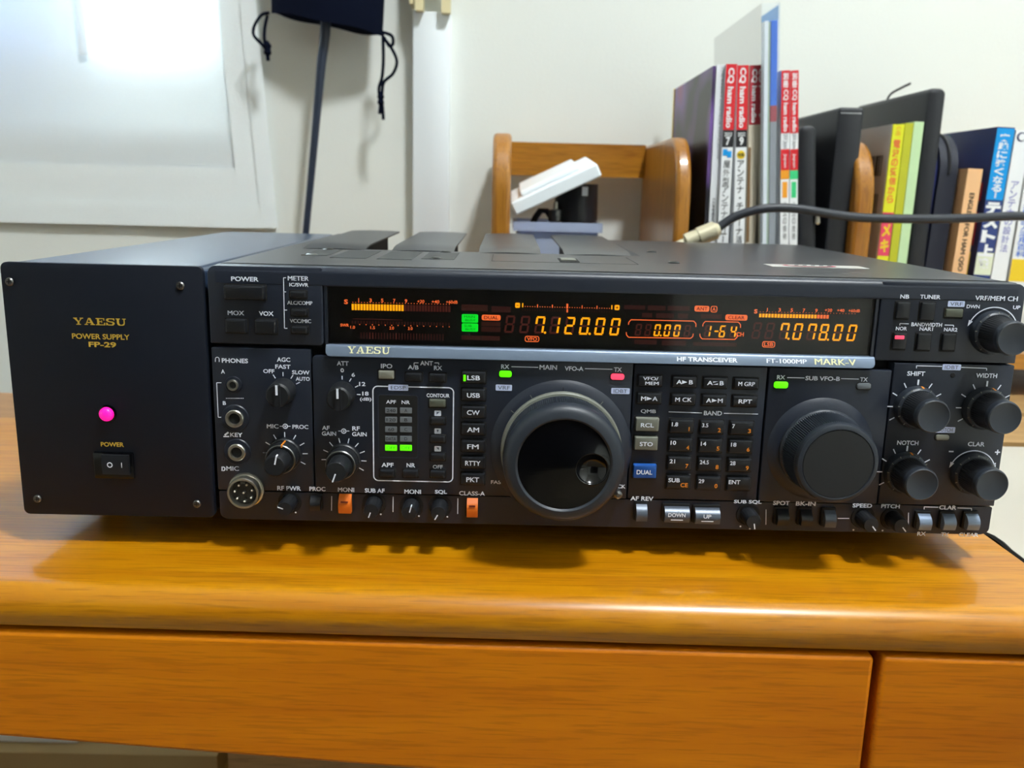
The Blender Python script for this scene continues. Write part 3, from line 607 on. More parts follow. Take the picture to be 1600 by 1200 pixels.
pts = [(x + (.017+.001*(i % 3))*cos(2*pi*i/18) + .006, .475 + .0065*i/18, hm + hr*sin(2*pi*i/18)) for i in range(109)]
MB().tube(pts, .0028, 8).build('coil', BLK, t)
t = thing('metal_adapter', 'small metal adapter standing in the clear box under the lid', 'adapter', (P(868, 330, .47)[0], .47, SHELF+.0026))
x = P(868, 330, .47)[0]; b = MB().lathe([(.008, 0), (.008, .09), (.0055, .092), (.0055, .112), (.007, .113), (.007, .124), (.003, .125)], (x, .47, SHELF+.0026), axis='z', seg=20); b.build('barrel', M['steel'], t)
MB().lathe([(.0022, .125), (.0022, .132)], (x, .47, SHELF+.0026), axis='z', seg=12).build('pin', M['chrome'], t)
# ------------------------------------------------------------------ cable with its pale plug
t = thing('coaxial_cable', 'black cable with a pale plug looping across in front of the books', 'cable', (P(1100, 365, .365)[0], .365, P(1100, 365, .365)[1]))
yy = .365
pts = [P3(1118, 359, yy), P3(1150, 338, yy), P3(1195, 326, yy-.003), P3(1245, 326, yy-.005), P3(1295, 334, yy-.006), P3(1345, 340, yy-.006), P3(1420, 342, yy-.006), P3(1510, 341, yy-.004), P3(1605, 338, yy), P3(1700, 350, yy)]
e_ = pts[-1]; pts += [e_ + Vector((.05, .004, -.05)), e_ + Vector((.06, .01, -.11)), Vector((e_.x+.06, yy+.02, DESKZ+.0058)), Vector((e_.x+.2, yy+.03, DESKZ+.0058))]
MB().tube(smooth_path(pts, 6), .0040, 12).build('cord', mat('cable_black', (36, 40, 48), .45), t)
a, c = P3(1124, 357, yy), P3(1072, 378, yy); d = (c-a).normalized()
b = MB().tube([a, a+d*.004, a+d*.0041, a+d*.02, a+d*.0201, c], [.005, .0075, .0085, .0085, .0075, .0075], 16); b.tube([c, c+d*.012, Vector((c.x-.02, .3478, c.z-.016))], .004, 12)
b.build('plug', mat('plug_nickel', (214, 206, 178), .35, .5), t, label='pale plug')
# ------------------------------------------------------------------ power supply
ps = thing('power_supply', 'black power supply box with a pink lamp, left of the radio', 'power supply', (-.05, .17, DESKZ))
X0, X1 = -.1024, -.0020; Z0, Z1 = .0014, .1336
MB().rr(X0, X1, Z0, Z1, 0, .003, .0032, .0006).build('front_plate', M['psu'], ps)
b = MB().loft([[(x, y, z) for x, z in rrect(X0+.0022, X1-.001, Z0+.0005, Z1-.0003, [.002, .002, .004, .004])] for y in (.003, .347)]); b.build('case', mat('psu_case', (56, 72, 96), .24), ps)  # blue of the window's reflection is put into the case colour
b = MB(); slab(b, 'YAESU', *BB(115, 497, 197, 508), -.00025, 0); b.T('POWER SUPPLY', 157.5, 526, 8.5, 90, -.00025, bold=.02); b.T('FP-29', 160, 538.5, 8.5, 43, -.00025, bold=.03); b.T('POWER', 175.5, 694.5, 7, 36, -.00025, bold=.02)
b.build('front_lettering', M['gold'], ps, False)
for px, py in ((15.5, 440), (282, 446.5), (59, 779), (308, 787)):
    x, z = P(px, py); b = MB().lathe([(.0021, 0), (.0021, .0006), (.0016, .0011), (.0002, .0012)], (x, 0, z), 0, 20)
    b.box(x-.0011, x+.0011, -.00128, -.0012, z-.0002, z+.0002, 1); b.box(x-.0002, x+.0002, -.00128, -.0012, z-.0011, z+.0011, 1); b.build('screw', [M['steel'], M['hole']], ps)
x, z = P(168.5, 646); b = MB().lathe([(.0046, 0), (.0046, .001), (.0038, .0012)], (x, 0, z)); lb_ = b.build('lamp_bezel', M['gloss'], ps)
MB().lathe([(.0037, .001), (.0036, .0022), (.0028, .0034), (.0015, .004), (.0002, .0042)], (x, 0, z)).build('lamp_lens', M['pink'], lb_, label='lit pink lamp')
g = BB(148, 706, 210, 747); sw = MB().rr(*g, -.0012, 0, .0008, .0004).build('power_switch', M['gloss'], ps)
g = BB(160, 711, 202, 741, -.002); b = MB(); zm = (g[2]+g[3])/2
b.xprism([(-.0012, g[2]), (-.0012, g[3]), (-.0024, g[3]), (-.0032, zm), (-.0026, g[2])], g[0], g[1], 0)
x, z = P(171.5, 726.5, -.0033); b.arc(x, z, .0012, 0, 360, .0005, -.00335, 1, 24); x2, _ = P(190, 726, -.0033); b.rect(x2-.0002, x2+.0002, z-.0014, z+.0014, -.00335, 1)
b.build('rocker', [M['key'], M['white']], sw)
for x in (X0+.012, X1-.012):
    for y in (.075, .31): MB().lathe([(.007, DESKZ), (.008, DESKZ+.004), (.008, Z0+.0004)], (x, y, 0), axis='z', seg=20).build('foot', M['rubber'], ps)
# ------------------------------------------------------------------ transceiver: case
rd = thing('radio_transceiver', 'wide black radio transceiver with amber display and big tuning knob, on the desk', 'radio', (.205, .17, DESKZ))
W, H = .410, .1347
RY0, RY1 = .150, .333
b = MB(); c0 = .0006
def slabz(x0, x1, y0, y1, z0, z1): b.box(x0, x1, y0, y1, z0, z1)
TOPZ = H - .0008; PX0, PX1 = .0150, .2312; LOW = TOPZ - .016
b.box(c0, W-c0, .0125, .347, .001, LOW)
b.box(c0, W-c0, .0125, RY0, LOW, TOPZ); b.box(c0, PX0-.002, RY0, .347, LOW, TOPZ)
b.loft([[(x, y, z) for x, z in [(PX1+.002, LOW), (W-c0, LOW), (W-c0, TOPZ-.002), (W-c0-.002, TOPZ), (PX1+.007, TOPZ), (PX1+.003, TOPZ-.003)]] for y in (RY0, .347)])
cs = b.build('case', M['case'], rd, False)
for x0, x1 in ((.0152, .0560), (.0735, .1143), (.1306, .1714), (.1868, .2310)):
    n = 16; up = []; dn = []
    pf = [(RY0-.006 + (RY1-RY0+.006)*i/n, TOPZ + .0022*min(1, i/1.5) + .0016*i/n) for i in range(n+1)]
    b = MB(); b.loft([[(x, y, z + .0006*sin(pi*j/8)) for y, z in pf] + [(x, y, z - .0011 + .0006*sin(pi*j/8)) for y, z in pf[::-1]] for j, x in enumerate([x0 + (x1-x0)*q/8 for q in range(9)])])
    o = b.build('vent_fin', M['case'], cs)
    b = MB().box(x0+.006, x0+.008, RY0+.01, RY1-.03, LOW, TOPZ+.0013).box(x1-.008, x1-.006, RY0+.01, RY1-.03, LOW, TOPZ+.0013); b.build('fin_rib', M['groove'], cs, False)
vg = mat('vent_perforation', (40, 42, 44), .5); nt = vg.node_tree; tc = nt.nodes.new('ShaderNodeTexCoord'); vo = nt.nodes.new('ShaderNodeTexVoronoi'); vo.inputs['Scale'].default_value = 520; vo.inputs['Randomness'].default_value = 0
rp = nt.nodes.new('ShaderNodeValToRGB'); rp.color_ramp.elements[0].position = .42; rp.color_ramp.elements[0].color = (.002, .002, .002, 1); rp.color_ramp.elements[1].position = .5; rp.color_ramp.elements[1].color = (*lin((44, 46, 48)), 1)
nt.links.new(tc.outputs['Object'], vo.inputs['Vector']); nt.links.new(vo.outputs['Distance'], rp.inputs[0]); nt.links.new(rp.outputs[0], nt.nodes['Principled BSDF'].inputs['Base Color'])
for q in (((468, 399), (512, 399), (541, 389), (502, 389)), ((521, 403), (571, 404), (604, 389), (549, 388)), ((590, 405), (643, 406), (666, 390), (620, 388)), ((660, 405), (711, 405.5), (719, 393), (672, 392))):
    ps_ = [PZ(*p, TOPZ) for p in q]; xa = (ps_[0][0]+ps_[3][0])/2; xb = (ps_[1][0]+ps_[2][0])/2; ya = (ps_[0][1]+ps_[1][1])/2; yb = min((ps_[2][1]+ps_[3][1])/2, RY0-.014)
    MB().box(xa, xb, ya, yb, TOPZ-.001, TOPZ+.0002).build('vent_grille', vg, cs, False)
for px, py in ((487, 398.5), (526, 386), (681, 404.5), (700, 391), (1018, 394), (1053, 411)):
    x, y = PZ(px, py, TOPZ); y = min(y, .30)
    if y > RY0-.012 and x < PX1: y = RY0-.012
    MB().lathe([(.0036, .0), (.0036, .0003), (.0026, .0010), (.0004, .0012)], (x, y, TOPZ), axis='z', seg=20).build('screw', M['steel'] if px == 487 else M['gloss'], cs)
x, y = PZ(888, 407, TOPZ); b = MB(); b.box(x-.0058, x+.0058, y-.014, y+.014, TOPZ-.001, TOPZ+.0003, 0); b.box(x-.0045, x+.0045, y-.004, y+.012, TOPZ, TOPZ+.0008, 1); b.build('lid_latch', [M['hole'], M['keyg']], cs, False)
b = MB(); xa, ya = PZ(768, 408, TOPZ); xb, _ = PZ(1000, 415, TOPZ); yb = RY0-.020
for q in ((xa, xa+.0003, ya, yb), (xb, xb+.0003, ya, yb), (xa, xb, ya, ya+.0003)): b.box(q[0], q[1], q[2], q[3], TOPZ-.0005, TOPZ+.00012)
b.build('lid_seam', M['groove'], cs, False)
b = MB(); xa, ya = PZ(1197, 414, TOPZ); xb, yb = PZ(1353, 419, TOPZ); ym = (ya+yb)/2; cx_ = (xa+xb)/2
b.box(xa, xb, ym-.009, ym+.009, TOPZ-.0002, TOPZ+.0002, 0)
n = 28; el = [(cx_ - .004 + .016*cos(2*pi*i/n), ym + .0085*sin(2*pi*i/n), TOPZ+.00035) for i in range(n)]; b.add(el, [tuple(range(n))], 1)
b.add([(cx_ - .004 + .0135*cos(2*pi*i/n), ym + .0062*sin(2*pi*i/n), TOPZ+.0005) for i in range(n)], [tuple(range(n))], 0)
for i in range(5): b.add([(cx_-.014+.005*i, ym-.003, TOPZ+.0006), (cx_-.0115+.005*i, ym-.003, TOPZ+.0006), (cx_-.0095+.005*i, ym+.003, TOPZ+.0006), (cx_-.012+.005*i, ym+.003, TOPZ+.0006)], [(0, 1, 2, 3)], 2)
b.build('sticker', [mat('sticker_silver', (205, 205, 200), .3), mat('sticker_red', (170, 30, 70), .4), mat('sticker_grey', (90, 90, 96), .5)], rd, False, label='white and red oval sticker')
for x in (.03, .38):
    for y in (.075, .31): MB().lathe([(.010, DESKZ), (.011, DESKZ+.004), (.011, .0012)], (x, y, 0), axis='z', seg=24).build('foot', M['rubber'], rd)
# ------------------------------------------------------------------ fascia
def zr(py, px=960, Y=0): return P(px, py, Y)[1]
def xr(px, py=600, Y=0): return P(px, py, Y)[0]
XD0, XD1 = P(506, 490)[0], P(1372, 500)[0]              # display opening
ZDT = .1252; ZDB = P(508, 538)[1]; ZSB = P(900, 566)[1]    # opening top, strip top, strip bottom
ZB = .0165                                               # top of the bottom strip
b = MB(); g = .0004
b.rr(0, W, 0, H, .0075, .013, [.004]*4, .0003, 1)
pf = [(.0085, ZDT), (.0006, ZDT), (.0, ZDT+.0006), (0, H-.0035)] + [(.0035 - .0035*cos(radians(a)), H - .0035 + .0035*sin(radians(a))) for a in (20, 45, 70, 90)] + [(.0120, H), (.0120, ZDT)]
b.xprism(pf, .004, W-.004)
b.rr(0, XD0-g, ZSB+.0055, H-.0003, .0002, .009, [.0006, .002, .001, .0042], .0008)        # power block
b.rr(XD1+g, W, P(1480, 566)[1], H-.0003, .0002, .009, [.0006, .0006, .0042, .001], .0008)     # memory block
xl = P(489, 660)[0]; zl = P(410, 544)[1]; zF = P(1480, 569)[1]
b.rr(0, xl-g, ZB+g, zl-.0002, .0008, .009, .0008, .0006)                                     # jack block
xk0, xk1 = P(986, 660)[0], P(1194, 660)[0]; xf = P(1386, 660)[0]
b.rr(xl+g, xk0-g, ZB+g, ZSB+.0004, 0, .009, [.0006, .0006, .0006, .002], .0006, 0)
b.rr(xk0+g, xk1-g, ZB+g, ZSB-.0006, .0008, .009, .0006, .0004, 0)
b.rr(xk1+g, xf-g, ZB+g, ZSB-.0006, 0, .009, .0006, .0006, 0)
b.rr(xf+g, W, ZB+g, zF, .0003, .009, .0006, .0006, 0)
# bottom strip leans back
st = rrect(.0005, W-.0005, 0, ZB-g, [.0045, .0045, .0006, .0006])
b.loft([[(x, .0012 + max(0, .0035-z)**2*120, z) for x, z in st], [(x, .009, z) for x, z in st]][::-1])
fp = b.build('front_panel', [M['panel2'], M['groove']], rd)
SY_ = -.0020
def lean(mb, off=0.0):                      # the strip faces slightly upward
    mb.v = [(x, (y if y > .0005 else -.0034 + max(0, (z-ZSB-.0006))/(ZDB-ZSB-.0006)*.0030 + (y+.0022 if off == 0 else y-SY_-off)), z) for x, y, z in mb.v]; return mb
lean(MB().rr(P(509, 548)[0], P(1366, 565)[0], ZSB+.0006, ZDB, -.0022, .0075, [.0035, .0035, .0006, .0006], .0008)).build('name_strip', M['strip'], rd, label='lighter grey name strip')
b = MB(); slab(b, 'YAESU', *BB(543, 542.3, 609, 552.3, SY_), SY_, 0); lean(b, .0002).build('maker_lettering', M['cream'], rd, False)
b = MB(); b.T('MARK-V', 1305, 565.5, 8.8, 65, SY_, 0, .02); lean(b, .0002).build('model_lettering', M['cream'], rd, False)
b = MB(); b.T('HF TRANSCEIVER', 1105, 561.8, 6.6, 95, SY_, 0, .035); lean(b, .0002).build('model_lettering', M['white'], rd, False)
b = MB(); b.T('FT-1000MP', 1229, 564.3, 6.4, 63, SY_, 0, .02); lean(b, .0002).build('model_lettering', M['white'], rd, False)
# raised collars around the two tuning knobs
def collar(px, py, R, name='knob_collar'):
    x, z = P(px, py); MB().lathe([(R+.006, -.0005), (R+.0045, .0007), (R+.001, .0025), (R-.002, .0028), (R-.006, .0005)], (x, 0, z), seg=64).build(name, M['panel2'], rd); return x, z
# ------------------------------------------------------------------ display
DY = .0048
ds = MB().box(XD0, XD1, .0053, .0085, ZDB-.001, ZDT, 0).build('display', M['dback'], rd, False)
for q in (XD0+.0002, XD1-.0016): MB().box(q, q+.0014, .0006, .0052, ZDB, ZDT).build('display_surround', M['panel'], ds, False)
zt = P(511, 446)[1]; MB().box(XD0+.0017, XD1-.0017, .0018, .0030, ZDB, ZDT-.0002).build('display_glass', M['glass'], ds, False)
def bx(x0, y0, x1, y1): return BB(x0, y0, x1, y1, DY)
lit = MB(); gh = MB()          # lit: 0 amber, 1 orange, 2 green, 3 orange ink, 4 green ink ; gh: 0 ghost 1 dim
SEG = {'0': 'abcdef', '1': 'bc', '2': 'abged', '3': 'abgcd', '4': 'fgbc', '5': 'afgcd', '6': 'afgecd', '7': 'fabc', '8': 'abcdefg', '9': 'abcdfg', '-': 'g', ' ': ''}
def digit(ch, cx, cy, wpx, hpx, tpx=2.6, ghost=True, dot=False):
    cxm, czm = P(cx, cy, DY); s = PX*1.012; w_, h_, t = wpx*s, hpx*s, tpx*s; sl2 = .13
    def q(x, z): return (cxm + x + z*sl2, czm + z)
    a, h2 = w_/2, h_/2; gp = t*.22
    def hs(z, d):  # horizontal segment, tapered toward the inside d
        return [q(-a+gp+(t if d == -1 else t*.5 if d == 0 else 0), z-t/2), q(a-gp-(t if d == -1 else t*.5 if d == 0 else 0), z-t/2), q(a-gp-(t if d == 1 else t*.5 if d == 0 else 0), z+t/2), q(-a+gp+(t if d == 1 else t*.5 if d == 0 else 0), z+t/2)]
    def vs_(x, z0, z1): return [q(x-t/2, z0), q(x+t/2, z0), q(x+t/2, z1), q(x-t/2, z1)]
    seg = {'a': hs(h2-t/2, -1), 'd': hs(-h2+t/2, 1), 'g': hs(0, 0), 'f': vs_(-a+t/2, gp+t*.3, h2-t*.6), 'b': vs_(a-t/2, gp+t*.3, h2-t*.6), 'e': vs_(-a+t/2, -h2+t*.6, -gp-t*.3), 'c': vs_(a-t/2, -h2+t*.6, -gp-t*.3)}
    for k_, p in seg.items():
        if k_ in SEG[ch]: lit.poly(p, DY, 0)
        elif ghost: gh.poly(p, DY+.0002, 0)
    if dot: x, z = q(a + t*.9, -h2 + t*.55); lit.disc(x, z, t*.62, DY, 0, 12)
for ch, cx, d in ((' ', 796.5, 0), (' ', 820, 0), ('7', 843.5, 1), ('1', 867, 0), ('2', 890.3, 0), ('0', 913.3, 1), ('0', 937.3, 0), ('0', 961, 0)): digit('8' if ch == ' ' else ch, cx, 506.6 + (cx-796.5)*.0245, 14.5, 27.5, 3.1, True, d) if ch != ' ' else digit(' ', cx, 506.6 + (cx-796.5)*.0245, 14.5, 27.5, 3.1)
for ch, cx, d in ((' ', 997.5, 0), (' ', 1012.5, 0), ('0', 1027, 1), ('0', 1042.5, 0), ('0', 1057.8, 0), (' ', 1074, 0)): digit(ch, cx, 515.3 + (cx-997.5)*.024, 9.6, 19, 2.4, True, d)
for ch, cx in ((' ', 1105.5), ('1', 1106), ('-', 1119.5), ('6', 1128.8), ('4', 1145.8)): digit(ch, cx, 517.3 + (cx-1106)*.024, 9.6, 19, 2.4, ch != '-')
for ch, cx, d in ((' ', 1182.5, 0), (' ', 1202.7, 0), ('7', 1225.5, 1), ('0', 1246.5, 0), ('7', 1268.2, 0), ('8', 1287.3, 1), ('0', 1309.3, 0), ('0', 1331, 0)): digit(ch, cx, 516.6 + (cx-1182)*.024, 13.2, 26.5, 2.9, True, d)
# left meter
for i in range(34):
    x = 549.5 + 4.57*i; g_ = bx(x, 474.8 + .021*(x-549), x+3.4, 484.4 + .021*(x-549))
    (lit if i < 18 else gh).rect(*g_, DY, 0)
    x2, z2 = P(x+1.7, 472.3 + .021*(x-549), DY); lit.disc(x2, z2, .00022, DY, 1, 8)
    gh.rect(*bx(x, 501 + .022*(x-549), x+2.2, 506 + .022*(x-549)), DY, 1)
    if 2 < i < 32: gh.rect(*bx(x, 519 + .022*(x-549), x+2, 529 + .022*(x-549)), DY, 0 if i in (6, 7, 15) else 1)
gh.pl([(551, 498), (629, 500)], .0003, DY, 0)
lit.T('S', 540.6, 471.5, 7.4, 6, DY, 1, .03)
for s_, x in (('1', 560.4), ('3', 579), ('5', 597.2), ('7', 616), ('9', 634.4)): lit.T(s_, x, 468.8 + .021*(x-560), 5.8, None if s_ == '1' else 3.8, DY, 1, .02)
for s_, x, w_ in (('+20', 657.5, 11), ('+40', 680.5, 12), ('+60dB', 706, 18)): lit.T(s_, x, 471 + .02*(x-657), 5, w_, DY, 1, .01)
lit.T('SWR', 538.5, 508, 4.6, 13.5, DY, 1, .02)
for s_, x in (('1.0', 551), ('1.5', 582.3), ('2.0', 612), ('3.0', 641)): lit.T(s_, x, 511.3 + .022*(x-551), 4.6, 7.2, DY, 1, .01)
for i in range(15): lit.disc(*P(562 + 10*i, 507 + .026*10*i, DY), .00026, DY, 1, 8)
# right meter
for i in range(32):
    x = 1186.2 + 4.78*i; g_ = bx(x, 490 + .02*(x-1186), x+3.5, 495.8 + .02*(x-1186))
    if i < 23: lit.rect(*g_, DY, 0 if i < 19 else 1)
    if i % 1 == 0: lit.disc(*P(x+1.7, 487.3 + .02*(x-1186), DY), .0002, DY, 1, 8)
lit.T('S', 1181, 486.5, 6.8, 5.2, DY, 1, .03)
for s_, x in (('1', 1199), ('3', 1218.2), ('5', 1237.2), ('7', 1256.2), ('9', 1275.6)): lit.T(s_, x, 483.8 + .02*(x-1199), 5.6, None if s_ == '1' else 3.8, DY, 1, .02)
for s_, x, w_ in (('+20', 1294.5, 11.5), ('+40', 1313.6, 11.5), ('+60dB', 1334.8, 18)): lit.T(s_, x, 484.7 + .02*(x-1294), 4.8, w_, DY, 1, .01)
# tuning scale
def tagbox(body, x0, y0, x1, y1, m=1, ink=3, r=.0009, hh=.62, ww=.76, bold=.02):
    g_ = bx(x0, y0, x1, y1); lit.poly(rrect(*g_, [r]*4), DY, m); cx_, cz_ = (g_[0]+g_[1])/2, (g_[2]+g_[3])/2; w2, h2 = (g_[1]-g_[0])*ww/2, (g_[3]-g_[2])*hh/2
    lit.text(body, cx_-w2, cx_+w2, cz_-h2, cz_+h2, DY-.0002, ink, bold)
def tagline(body, x0, y0, x1, y1, r=.0011, hh=.58, ww=.7):
    g_ = bx(x0, y0, x1, y1); lit.outline(*g_, DY, r, .0004, 1); cx_, cz_ = (g_[0]+g_[1])/2, (g_[2]+g_[3])/2; w2, h2 = (g_[1]-g_[0])*ww/2, (g_[3]-g_[2])*hh/2
    lit.text(body, cx_-w2, cx_+w2, cz_-h2, cz_+h2, DY, 1, .02)
tagbox('-', 805, 473, 812.5, 481, 0, 3, .0006, .14, .5); tagbox('+', 960.3, 476.5, 968, 484.5, 0, 3, .0006, .55, .55)
for i in range(37):
    x = 816.7 + 3.87*i; y = 477.6 + .0225*(x-816)
    if i in (0, 36): lit.rect(*bx(x-.9, y-4, x+.9, y+2.6), DY, 0)
    elif i == 18: lit.rect(*bx(x-1.4, y-4.5, x+1.4, y+3), DY, 1); lit.rect(*bx(x-1.2, y+4, x+1.2, y+9), DY, 1)
    elif i % 6 == 0: lit.rect(*bx(x-.7, y-2.6, x+.7, y+2.4), DY, 1)
    else: lit.disc(*P(x, y+1.2, DY), .00024, DY, 1, 8)
    gh.rect(*bx(x-.5, y+5, x+.5, y+8), DY, 1)
tagbox('MAIN\n BUSY', 721.5, 491, 747, 504.2, 2, 4, .0006, .7, .7, 0); tagbox('SUB\n BUSY', 721.5, 505.4, 747, 518.2, 2, 4, .0006, .7, .7, 0)
tagbox('DUAL', 752.7, 492, 782.2, 500.6)
tagbox('ANT', 1085.3, 477.8, 1108.2, 486.8); tagline('A', 1110.4, 478, 1120.8, 488.2, .001, .55, .5); tagbox('CLEAR', 1133.5, 491.7, 1167.7, 500.6)
tagline('VFO', 820, 525, 842.6, 534.3); tagline('LSB', 1191, 533.2, 1211.2, 543)
lit.T('CH', 1156.4, 522.4, 6.6, 11.5, DY, 1, .02)
def bracket(x0, x1, xb0, xb1, yt, yb, sl3=.022):
    k_ = 4
    lit.pl([(x0, yt+8), (x0+.6, yt+4), (x0+k_, yt+.2), (x1-k_, yt + (x1-x0)*sl3), (x1-.5, yt+4 + (x1-x0)*sl3), (x1-.7, yt+9 + (x1-x0)*sl3)], .00042, DY, 1)
    lit.pl([(xb0+.6, yb-8), (xb0+.8, yb-4), (xb0+k_, yb), (xb1-k_, yb + (xb1-xb0)*sl3*.7), (xb1-.6, yb-3.4 + (xb1-xb0)*sl3), (xb1+.3, yb-8 + (xb1-xb0)*sl3)], .00042, DY, 1)
bracket(982, 1088, 978, 1083, 499.4, 527); bracket(1098, 1157.6, 1093, 1152, 502, 529.5)
for g_ in ((721, 476, 762, 486), (768, 479, 798, 488), (752, 503, 782, 509.5), (752, 511, 782, 518.5), (721, 524.5, 751, 531), (752, 525, 781, 532), (975, 477, 1008, 483.5), (1012, 477.5, 1040, 485), (1043, 478, 1078, 485.5), (1003, 489, 1019, 496), (1025, 489.5, 1053, 497), (1059, 490, 1075, 497.5), (1095, 491, 1128, 498), (991, 531, 1026, 538), (1034, 532, 1072, 540), (1083, 535, 1151, 541)):
    gh.rect(*bx(*g_), DY, 1)
gh.build('glowing_unlit_segments', [M['ghost'], M['ghostd']], ds, False)
lit.build('lit_characters', [M['amber'], M['dor'], M['lcdg'], M['dred'], M['gdark']], ds, False, label='lit amber, orange and green characters')
# ------------------------------------------------------------------ lettering on the fascia
ink = MB(); IY = -.0002; SYB = .0009          # 0 white, 1 tag blue, 2 tag ink
def T(s_, x, y, h, w_=None, Y=IY, m=0, bold=None): ink.T(s_, x, y, h, w_, Y, m, (.022 if 'M' in s_ else .026) if bold is None else bold)
def ln(*p, t=.00042, Y=IY, m=0): ink.pl(p, t, Y, m)
def tg(body, x0, y0, x1, y1, Y=IY):
    g_ = BB(x0, y0, x1, y1, Y); ink.poly(rrect(*g_, [.0005]*4), Y, 1); cx_, cz_ = (g_[0]+g_[1])/2, (g_[2]+g_[3])/2; w2, h2 = (g_[1]-g_[0])*.37, (g_[3]-g_[2])*.3
    ink.text(body, cx_-w2, cx_+w2, cz_-h2, cz_+h2, Y-.0001, 2, .0)
T('POWER', 382.5, 436, 7.3, 43); T('METER', 466, 435, 7, 33); T('IC/SWR', 467, 445, 5.8, 30); T('ALC/COMP', 468.5, 473.3, 5.8, 39.5); T('VCC/MIC', 469.5, 501.6, 5.8, 33.5); T('MOX', 368.6, 489, 7, 26); T('VOX', 416, 490, 7, 23)
ln((447, 434), (443, 434), (444.5, 513), (449, 513)); ln((443.5, 456), (447, 456)); ln((444, 484.5), (448.5, 484.5))
Yj = .0006
T('PHONES', 367, 563.6, 7.2, 41, Yj); T('A', 348.3, 580.5, 6.4, 6, Yj); T('B', 350.6, 629.8, 6, 5, Yj); T('KEY', 369.3, 679.5, 6.6, 19.5, Yj); T('MIC', 363.5, 732, 7, 19.8, Yj)
cx_, cz_ = P(339.5, 561, Yj); ink.arc(cx_, cz_, .00095, 0, 180, .00035, Yj); ln((336.5, 561), (336.5, 565.5), t=.0004, Y=Yj); ln((342.5, 561), (342.5, 565.5), t=.0004, Y=Yj)
ln((349, 682), (358, 682), t=.0007, Y=Yj); ln((351, 680), (357, 675.5), t=.0009, Y=Yj); ln((347, 729), (347, 736), t=.0006, Y=Yj); cx_, cz_ = P(348.5, 732.5, Yj); ink.arc(cx_, cz_, .001, -90, 90, .0006, Yj)
ln((346, 598), (338.5, 598), (341, 652), (346.5, 652), t=.0004, Y=Yj)
for i in range(11): ln((353+2.6*i, 622.4), (354.6+2.6*i, 622.4), t=.0004, Y=Yj)
T('AGC', 443, 562, 7, 21, Yj); T('FAST', 442, 573, 6.6, 24, Yj); T('OFF', 420, 580, 6.4, 17.5, Yj); T('SLOW', 470, 582, 6.4, 27.5, Yj); T('AUTO', 473, 592, 6.2, 22, Yj)
def tick(cx, cy, r0, r1, a, t=.0005, Y=IY):   # radial mark, angle in degrees from 12 o'clock clockwise, radii in pixels
    x, z = P(cx, cy, Y); s2, c2 = sin(radians(a)), cos(radians(a)); ink.line((x + r0*PX*s2, z + r0*PX*c2), (x + r1*PX*s2, z + r1*PX*c2), t, Y, 0)
for a in (-32, 0, 32, 62): tick(443, 610, 23, 30, a, Y=Yj)
T('MIC', 426, 666, 6.6, 18.5, Yj); T('PROC', 469.3, 667, 6.6, 25, Yj); cx_, cz_ = P(445.7, 666, Yj); ink.arc(cx_, cz_, .00115, 0, 360, .00055, Yj); ink.disc(cx_, cz_, .0005, Yj); ln((437, 666), (441.5, 666), Y=Yj); ln((450, 666), (454, 666), Y=Yj)
for i in range(9): tick(445.7, 709, 28, 36.5, -118 + 236*i/8 if i not in (0,) else -88, Y=Yj)
T('ATT', 535.5, 567.8, 7, 18.5); T('0', 534.7, 578.6, 6.4, 5.4); T('6', 552, 585.6, 6.4, 5.4); T('12', 566, 600, 6.4, 10); T('18', 571, 615, 6.4, 10); T('(dB)', 571.3, 624.3, 6.6, 18)
for a in (0, 30, 62, 92): tick(535, 615, 23, 29, a)
T('AF', 509, 668.5, 6.6, 12); T('GAIN', 514, 677.5, 6.6, 22.5); T('RF', 556.3, 669.5, 6.6, 12); T('GAIN', 561.5, 678.5, 6.6, 23)
cx_, cz_ = P(537.2, 673.5); ink.arc(cx_, cz_, .00115, 0, 360, .00055, IY); ink.disc(cx_, cz_, .0005, IY); ln((528.5, 673.5), (533, 673.5)); ln((541.6, 673.5), (545.8, 673.5))
for i in range(9): tick(537.5, 717.7, 28, 36.5, -92 + 212*i/8)
T('IPO', 604, 572, 7.2, 18); T('ANT', 666.5, 567.5, 7, 20); T('A/B', 645.6, 574, 6.8, 17); T('RX', 684.5, 575, 6.8, 13); ln((647, 571), (647, 567), (654, 567)); ln((679, 567), (685.5, 567), (685.5, 570))
g_ = BB(582.5, 604.5, 709, 753.5); ink.outline(*g_, IY, .0028, .0006); tg('EDSP', 606.6, 601, 638, 610.3, IY-.0001)
T('CONTOUR', 684.5, 618, 6, 36); T('OFF', 684, 729.5, 6, 15.6); T('APF', 605.5, 726.5, 6.8, 19); T('NR', 642, 727, 6.6, 13.5)
for y, k_ in ((645.6, 0), (673.4, 1), (701, 2)):
    g_ = BB(678.8, y-4.2, 689.2, y+4.2); ink.poly(rrect(*g_, [.0004]*4), IY, 0); x0, x1, z0, z1 = g_; u = .0007
    ink.poly([[(x0+u*1.6, z0+u), (x1-u, z1-u), (x0+u*1.6, z1-u)], [(x0+u*1.6, z1-u), (x1-u*1.6, z1-u), ((x0+x1)/2, z0+u)], [(x1-u*1.6, z0+u), (x1-u*1.6, z1-u), (x0+u*1.4, z1-u)]][k_], IY-.0001, 2)
T('RX', 789.5, 573, 7, 13); T('MAIN', 856.7, 574, 7.4, 27.5); T('VFO-A', 897, 576, 7, 29.5); T('TX', 965.5, 577.5, 7, 12.5); ln((799, 573), (841, 574)); ln((914, 576), (957, 577)); tg('VRF', 774.5, 601, 800, 610.5); tg('IDBT', 955, 606.4, 984, 615.6)
T('FAST', 778, 753.5, 5.6, 22); T('LOCK', 965, 760, 6, 25)
Yk = .0006
